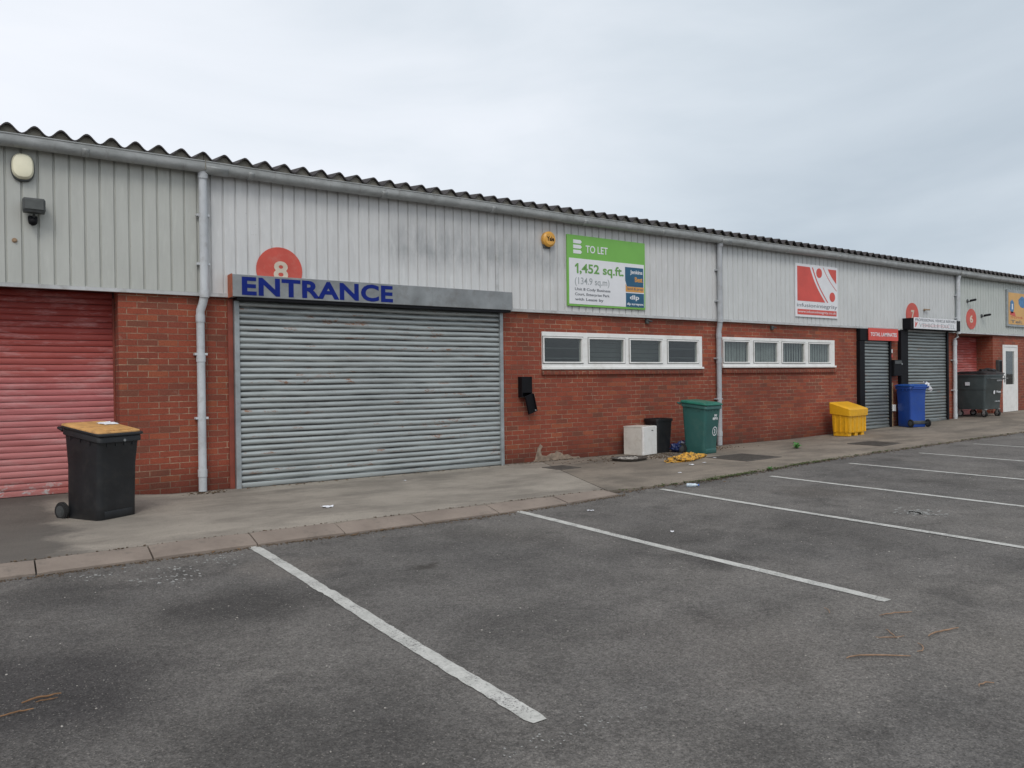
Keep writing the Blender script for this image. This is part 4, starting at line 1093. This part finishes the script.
# grit along kerb foot and the worn edge
pts = []
for _ in range(1500):
    x = rr.uniform(-1, 6.2); pts.append((x, -3.31 - abs(rr.gauss(0, .035)) - (.05 * max(0, math.sin(x * 5)) * rr.random()), road_z(x) - .001))
for _ in range(2300):
    x = rr.uniform(6, 26); pts.append((x, edge_y(x) + rr.gauss(-.03, .05), road_z(x) + .004))
for _ in range(160):
    x = rr.uniform(-1, 6.2); pts.append((x, -3.025 + rr.gauss(0, .008), pave_z(x, -3.03)))
o = stones('kerb_debris', pts, .008, 'soil', 5, .5); tag(o, kind='stuff', label='brown grit and leaf crumbs along the kerb foot', cat='debris')
pts = [(x, edge_y(x) + rr.gauss(0, .035), rise(x) - .008) for x in [rr.choice((rr.uniform(6.2, 20), rr.gauss(8.3, .5), rr.gauss(10.5, .7))) for _ in range(900)]]
o = stones('moss', pts, .013, 'moss', 6, .45); tag(o, kind='stuff', label='green brown moss on the worn pavement edge', cat='moss')
# loose chippings over the asphalt, denser near the camera
pts = []
for _ in range(1500):
    x = rr.uniform(-2, 12); y = rr.uniform(-9.6, -3.4); pts.append((x, y, road_z(x)))
o = stones('chippings', pts, .0042, 'rubble', 9, .6); tag(o, kind='stuff', label='tiny pale chippings scattered over the asphalt', cat='gravel')
# weeds
def weed(loc, s, seed, label, n=26):
    rr = random.Random(seed); bm = BM()
    for _ in range(n):
        a = rr.uniform(0, 2 * PI); l = s * rr.uniform(.5, 1.2); h = l * rr.uniform(.3, .9); w = l * .16
        d = Vector((math.cos(a), math.sin(a), 0)); p = Vector((-d.y, d.x, 0)) * w
        m_ = d * l * .55 + Vector((0, 0, h)); e = d * l + Vector((0, 0, h * .7))
        v = [bm.verts.new(q) for q in (Vector((0, 0, 0)), m_ + p, e, m_ - p)]; bm.faces.new(v)
    tag(obj('weed', bm, 'weed', loc=loc), label, 'weed', 'weeds in the pavement')
weed((12.3, -1.38, 0), .12, 1, 'small bright green weed on the pavement between the two rectangular covers')
weed((9.3, -3.03, -.005), .05, 3, 'tiny weed in the worn pavement edge near the plastic bottle')

rr = random.Random(44); V = []; F = []
for k in range(420):
    q = rr.random()
    if q < .25: x, y = rr.uniform(2.0, 7.4), -.10 - abs(rr.gauss(0, .05)); z = pave_z(x, y)
    elif q < .6: x, y = rr.gauss(9.6, .9), -abs(rr.gauss(.3, .25)) - .05; z = pave_z(x, y)
    elif q < .75: x, y = rr.gauss(11.2, .3), -abs(rr.gauss(.3, .12)) - .05; z = pave_z(x, y)
    else: x = rr.uniform(-.5, 12); y = edge_y(x) - abs(rr.gauss(0, .10)) - .02; z = road_z(x)
    a = rr.uniform(0, 6.28); l = rr.uniform(.01, .028); w_ = l * rr.uniform(.3, .6); c, s_ = math.cos(a), math.sin(a); o_ = len(V)
    for px, py, pz in ((-l, 0, 0), (0, -w_, rr.uniform(.002, .01)), (l, 0, rr.uniform(0, .012)), (0, w_, rr.uniform(.002, .01))):
        V.append((x + px * c - py * s_, y + px * s_ + py * c, z + .003 + pz))
    F += [(o_, o_ + 1, o_ + 2), (o_, o_ + 2, o_ + 3)]
me = bpy.data.meshes.new('dead_leaves'); me.from_pydata(V, [], F); me.materials.append(simple('dead_leaf', (.13, .075, .035), .85, .5, 30))
o = bpy.data.objects.new('dead_leaves', me); C.objects.link(o); tag(o, kind='stuff', label='small dead leaves blown against the wall and kerb', cat='leaves')

# covers
def cover(cx, cy, w, d, rz, label):
    z = pave_z(cx, cy) + .004
    t = empty('drain_cover', (cx, cy, z), rz, label, 'drain cover', 'iron covers in the pavement')
    bm = BM(); f = .035
    for a in ((-w / 2, w / 2, -d / 2, -d / 2 + f), (-w / 2, w / 2, d / 2 - f, d / 2), (-w / 2, -w / 2 + f, -d / 2 + f, d / 2 - f), (w / 2 - f, w / 2, -d / 2 + f, d / 2 - f)): bx(bm, *a, -.02, .004)
    obj('frame', bm, 'cover', t, loc=(0, 0, 0))
    bm = BM(); bx(bm, -w / 2 + f + .005, w / 2 - f - .005, -d / 2 + f + .005, d / 2 - f - .005, -.02, .002)
    k = -w / 2 + .08
    while k < w / 2 - .08:
        bx(bm, k, k + .02, -d / 2 + .07, d / 2 - .07, .002, .005); k += .055
    o = obj('plate', bm, 'cover', t, loc=(0, 0, 0))
    o.rotation_euler = (0, 0, 0)
cover(10.33, -1.75, .95, .8, R(3), 'large rectangular cover in the pavement right of the yellow sack')
cover(14.3, -1.78, .95, .7, R(2), 'rectangular cover in the pavement before the yellow grit bin')
cover(7.12, -.93, .42, .42, R(4), 'small square cover below the patched brickwork')

# yellow grit bin
z = rise(15.4)
t = empty('grit_bin', (15.46, -.47, z), R(3), 'yellow grit bin with an overhanging sloped lid by the narrow shutter', 'grit bin')
bm = BM()
loft(bm, [(0, 0, .66, .36, .03, .07), (0, 0, .68, .38, .03, .10), (0, 0, .72, .40, .03, .50)])
for x in (-.27, 0, .27): bx(bm, x - .06, x + .06, -.17, .17, 0, .085, .006)
for x in (-.33, -.18, .0, .18, .33): bx(bm, x - .016, x + .016, -.207, -.18, .08, .48, .005)
for yy in (-.12, .0, .12): bx(bm, -.367, -.34, yy - .016, yy + .016, .08, .48, .005)
obj('body', bm, 'grit_yellow', t, loc=(0, 0, 0))
bm = BM()
def lidring(w, d, z, sl): return [bm.verts.new((x, y, z + sl * (y + .2))) for x, y in rrect(w, d, .03)]
ra = [lidring(.77, .47, .44, .10), lidring(.79, .48, .585, .30), lidring(.75, .44, .60, .31), lidring(.5, .30, .607, .31)]
for A, B in zip(ra, ra[1:]):
    for k in range(len(A)): bm.faces.new((A[k], A[(k + 1) % len(A)], B[(k + 1) % len(A)], B[k]))
bm.faces.new(ra[-1]); bm.faces.new(ra[0][::-1])
o = obj('lid', bm, 'grit_yellow', t, smooth=True, loc=(0, 0, 0))

# wheeled container
z = rise(22.1)
t = empty('waste_container', (22.16, -.14, z), R(-2), 'large dark grey wheeled container in front of the far red shutter', 'waste container')
bm = BM(); W, D = .96, .82
loft(bm, [(0, 0, W * .86, D * .84, .05, .20), (0, 0, W * .88, D * .86, .05, .24), (0, 0, W * .93, D * .92, .05, .72), (0, 0, W * .95, D * .94, .05, .73), (0, 0, W, D, .05, 1.10)])
loft(bm, [(0, 0, W * 1.04, D * 1.04, .05, 1.09), (0, 0, W * 1.04, D * 1.04, .05, 1.14)])
obj('body', bm, 'dumpster', t, smooth=True, loc=(0, 0, 0))
bm = BM()
loft(bm, [(0, .0, W * 1.06, D * 1.08, .05, 1.145), (0, 0, W * 1.06, D * 1.08, .05, 1.17), (0, .02, W * .9, D * .7, .08, 1.225)]); obj('lid', bm, 'black_plastic', t, smooth=True, loc=(0, 0, 0))
bm = BM(); tube(bm, [(W * .5, -D * .4, 1.02), (W * .56, -D * .4, 1.03), (W * .56, D * .4, 1.03), (W * .5, D * .4, 1.02)], .016, 8); tube(bm, [(-W * .4, -D * .5, 1.0), (-W * .4, -D * .58, 1.02), (W * .4, -D * .58, 1.02), (W * .4, -D * .5, 1.0)], .016, 8)
obj('handle_bar', bm, 'dark_metal', t, smooth=True, loc=(0, 0, 0))
for sx in (-1, 1):
    for sy in (-1, 1):
        c = sub(t, 'castor'); x, y = sx * W * .36, sy * D * .38
        bm = BM(); cyl(bm, (x, y, .085), (1, .3 * sy, 0), .085, .045, 24); obj('tyre', bm, 'rubber', c, smooth=True, loc=(0, 0, 0))
        bm = BM(); cyl(bm, (x, y, .085), (1, .3 * sy, 0), .05, .052, 18); bx(bm, x - .04, x - .03, y - .03, y + .03, .08, .21); bx(bm, x + .03, x + .04, y - .03, y + .03, .08, .21); bx(bm, x - .05, x + .05, y - .05, y + .05, .19, .215)
        obj('fork', bm, 'caster', c, loc=(0, 0, 0))
text('CITY', (.08, .34, .95, .99), -D * .5 - .022, 'white', t, 'marking', bold=.04, loc=(0, 0, 0))
text('Waste', (.08, .33, .64, .70), -D * .472 - .022, 'white', t, 'marking', bold=.02, loc=(0, 0, 0))
text('01443 400', (.02, .28, .40, .43), -D * .462 - .022, 'white_dirty', t, 'marking', bold=.02, loc=(0, 0, 0))
bm = BM(); poly_plate(bm, [(-.05, .61), (0, .61), (.03, .69), (-.02, .71), (-.06, .67)], -D * .472 - .022, -D * .472 - .018); obj('emblem', bm, 'white', t, loc=(0, 0, 0))
bm = BM(); bx(bm, -W * .49 - .02, -W * .48 + .004, -.0, .11, .84, .93, .004); obj('sticker', bm, 'white_dirty', t, loc=(0, 0, 0))
bm = BM(); bmesh.ops.create_icosphere(bm, subdivisions=3, radius=1)
for v in bm.verts:
    p = v.co.copy(); k = 1 + .25 * mn.noise(p * 2.2) + .1 * mn.noise(p * 6); v.co = Vector((p.x * .26 * k, p.y * .2 * k, max(0, (p.z * .5 + .35) * .13 * k)))
o = obj('bin_bag', bm, 'black_plastic', loc=(22.41, -.25, z + 1.19)); tag(o, 'flat black bag lying on the lid of the grey container', 'bag')

# bottle, litter, twigs
t = empty('plastic_bottle', (7.235, -3.42, road_z(7.2) + .022), R(-35), 'clear plastic bottle lying at the worn kerb edge', 'bottle')
bm = BM(); tube(bm, [(-.07, 0, 0), (-.065, 0, 0), (-.02, 0, .0), (.02, 0, .0), (.04, 0, 0), (.06, 0, 0), (.072, 0, 0)], [.018, .023, .025, .021, .024, .012, .010], 16); obj('body', bm, 'bottle', t, smooth=True, loc=(0, 0, 0))
bm = BM(); cyl(bm, (.08, 0, 0), (1, 0, 0), .012, .015, 12); obj('cap', bm, 'cap_blue', t, loc=(0, 0, 0))
LIT = [(2.97, -2.15, .13, 'white paper scrap on the concrete below the lettering ENTRANCE'), (4.59, -.75, .05, 'tiny white scrap near the foot of the grey shutter'),
       (5.25, -3.80, .07, 'white scrap beside the second full bay line'), (5.13, -5.09, .05, 'white scrap midway along the second bay line'),
       (8.85, -1.95, .09, 'white scrap left of the large drain cover'), (9.22, -1.88, .07, 'white scrap between the yellow sack and the large drain cover'),
       (9.9, -1.5, .06, 'white scrap touching the end of the yellow sack'), (8.0, -2.5, .05, 'white scrap on the weathered pavement above the bottle')]
for i, (x, y, s_, lb) in enumerate(LIT):
    zz = pave_z(x, y) if y > -3 else road_z(x)
    crumple('paper_scrap', (x, y, zz + .003), s_, s_ * .6, s_ * .16, 'paper', lb, 'litter', 20 + i, 'paper scraps on the ground', tilt=(0, 0, i * 1.3), n=4)
TW = [((3.52, -7.80), (3.62, -7.80), (3.80, -7.98), .009), ((4.30, -7.53), (4.42, -7.55), (4.52, -7.60), .008), ((4.17, -7.88), (4.28, -7.86), (4.43, -7.91), .010),
      ((4.10, -7.68), (4.07, -7.73), (4.01, -7.79), .006), ((3.89, -7.96), (3.97, -7.99), (4.02, -7.90), .007), ((3.68, -8.35), (3.73, -8.33), (3.78, -8.37), .007),
      ((4.18, -7.25), (4.17, -7.30), (4.12, -7.32), .005), ((3.93, -7.72), (4.0, -7.78), (4.07, -7.80), .006), ((.0, -6.07), (.07, -6.05), (.14, -6.07), .008), ((.10, -5.97), (.17, -5.93), (.25, -5.95), .010), ((.15, -5.99), (.19, -5.97), (.24, -5.99), .006)]
TL = ['longest bent dry twig in the right foreground', 'dry twig nearest the end of the second bay line, right of it', 'dry twig furthest right in the foreground cluster',
      'short thin dark twig in the middle of the foreground cluster', 'forked looking small twig right of the longest twig', 'small twig nearest the bottom right corner',
      'tiny curled twig just below the end of the second bay line', 'short pale twig just above the longest bent twig', 'thin orange twig at the left edge of the picture', 'thick orange twig near the left edge of the picture', 'short orange twig beneath the thick orange one at the left']
for (a, b, c, r), lb in zip(TW, TL):
    bm = BM(); P3 = [Vector((*q, road_z(q[0]) + r * .9)) for q in (a, b, c)]; pts = []
    for k in range(9):
        f = k / 8; p = (1 - f) ** 2 * P3[0] + 2 * f * (1 - f) * P3[1] + f * f * P3[2]; pts.append(p + Vector((random.uniform(-.003, .003), random.uniform(-.003, .003), random.uniform(0, .004))))
    tube(bm, pts, [r * (.4 + .6 * math.sin(PI * (k + 1) / 10)) * .46 for k in range(9)], 6)
    tag(obj('dry_twig', bm, 'twig' if a[0] > 1 else 'twig_orange'), lb, 'twig', 'dry twigs on the asphalt')
# paint splashes on the asphalt
bm = BM(); rr = random.Random(31)
def splash(cx, cy, w, d, n=14):
    ring = [(cx + w * math.cos(2 * PI * k / n) * rr.uniform(.4, 1.1), cy + d * math.sin(2 * PI * k / n) * rr.uniform(.4, 1.1)) for k in range(n)]
    c = bm.verts.new((cx, cy, road_z(cx) + .003)); vs = [bm.verts.new((x, y, road_z(x) + .003)) for x, y in ring]
    for k in range(n): bm.faces.new((c, vs[k], vs[(k + 1) % n]))
for _ in range(70): splash(rr.gauss(1.12, .16), rr.gauss(-3.85, .22), rr.uniform(.003, .022), rr.uniform(.004, .03), 8)
for _ in range(30): splash(rr.gauss(1.5, .07), rr.gauss(-3.62, .05), rr.uniform(.003, .016), rr.uniform(.004, .025), 8)
for _ in range(25): splash(rr.gauss(.62, .08), rr.gauss(-3.6, .05), rr.uniform(.003, .018), rr.uniform(.004, .025), 8)
for _ in range(110): splash(rr.gauss(7.62, .09), rr.gauss(-6.04, .09), rr.uniform(.008, .03), rr.uniform(.008, .035), 8)
for _ in range(45): splash(rr.gauss(1.85, .22), rr.gauss(-7.6, .04), rr.uniform(.002, .008), rr.uniform(.003, .010), 8)
tag(obj('paint_splashes', bm, 'faint_paint'), label='flaked white paint splashes on the asphalt', cat='paint marks', kind='stuff')

# ------------------------------------------------------------------ world, sun, camera
sc = bpy.context.scene
w = bpy.data.worlds.new('World'); sc.world = w; w.use_nodes = True
n = w.node_tree.nodes; l = w.node_tree.links; n.clear()
out = n.new('ShaderNodeOutputWorld'); mx = n.new('ShaderNodeMixShader')
sky = n.new('ShaderNodeTexSky'); sky.sky_type = 'NISHITA'; sky.sun_disc = False
SUN_EL, SUN_AZ = 48, 215          # azimuth clockwise from +Y
sky.sun_elevation = R(SUN_EL); sky.sun_rotation = R(SUN_AZ); sky.air_density = 1; sky.dust_density = 2
b1_ = n.new('ShaderNodeBackground'); b1_.inputs[1].default_value = .1; l.new(sky.outputs[0], b1_.inputs[0])
tc = n.new('ShaderNodeTexCoord')
mp = n.new('ShaderNodeMapping'); mp.inputs['Scale'].default_value = (1, 1, 3.2); l.new(tc.outputs['Generated'], mp.inputs[0])
nz = n.new('ShaderNodeTexNoise'); nz.inputs['Scale'].default_value = 1.7; nz.inputs['Detail'].default_value = 7; nz.inputs['Roughness'].default_value = .5; nz.inputs['Distortion'].default_value = .5
l.new(mp.outputs[0], nz.inputs['Vector'])
# broad bright / dull parts of the overcast: brighter towards -X, duller low in the east
dotn = n.new('ShaderNodeVectorMath'); dotn.operation = 'DOT_PRODUCT'; dotn.inputs[1].default_value = (-.62, .10, .20); l.new(tc.outputs['Generated'], dotn.inputs[0])
ad = n.new('ShaderNodeMath'); ad.operation = 'MULTIPLY_ADD'; ad.inputs[1].default_value = .75; l.new(dotn.outputs['Value'], ad.inputs[0]); 
a2 = n.new('ShaderNodeMath'); a2.operation = 'MULTIPLY_ADD'; a2.inputs[1].default_value = .8; l.new(nz.outputs[0], a2.inputs[0]); l.new(ad.outputs[0], a2.inputs[2]); ad.inputs[2].default_value = .18
rp = n.new('ShaderNodeValToRGB'); e = rp.color_ramp.elements
for q in range(2): e.new(.5)
for q, (p, c) in zip(e, ((.12, (.46, .525, .59)), (.34, (.60, .66, .72)), (.55, (.75, .79, .845)), (.85, (.87, .89, .945)))): q.position = p; q.color = (*c, 1)
l.new(a2.outputs[0], rp.inputs[0])
b2_ = n.new('ShaderNodeBackground'); b2_.inputs[1].default_value = 1.0; l.new(rp.outputs[0], b2_.inputs[0])
mx.inputs[0].default_value = .93; l.new(b1_.outputs[0], mx.inputs[1]); l.new(b2_.outputs[0], mx.inputs[2]); l.new(mx.outputs[0], out.inputs[0])

sd = bpy.data.lights.new('sun', 'SUN'); sd.energy = 1.0; sd.angle = R(22); sd.color = (1, .96, .9)
so = bpy.data.objects.new('sun', sd); C.objects.link(so)
az, el = R(SUN_AZ), R(SUN_EL); dirv = Vector((math.sin(az) * math.cos(el), math.cos(az) * math.cos(el), math.sin(el)))
so.rotation_euler = dirv.to_track_quat('Z', 'Y').to_euler(); so.location = (0, -10, 20)

cd = bpy.data.cameras.new('camera'); cd.sensor_width = 36; cd.lens = 760.56 / 1024 * 36; cd.clip_end = 2000; cd.clip_start = .05
co = bpy.data.objects.new('camera', cd); C.objects.link(co); sc.camera = co
Rv = Vector((.82403239, -.56641928, -.0118245)); Uv = Vector((.0138028814, -.000793320421, .999904421)); Fv = Vector((.56637452, .82411684, -.0071645))
m = Matrix((Rv, Uv, -Fv)).transposed().to_4x4(); m.translation = Vector((0, -9.99458, 1.35806)); co.matrix_world = m
sc.view_settings.view_transform = 'Standard'; sc.view_settings.look = 'None'; sc.view_settings.gamma = 1; sc.view_settings.exposure = .22
sc.render.resolution_x = 1024; sc.render.resolution_y = 768
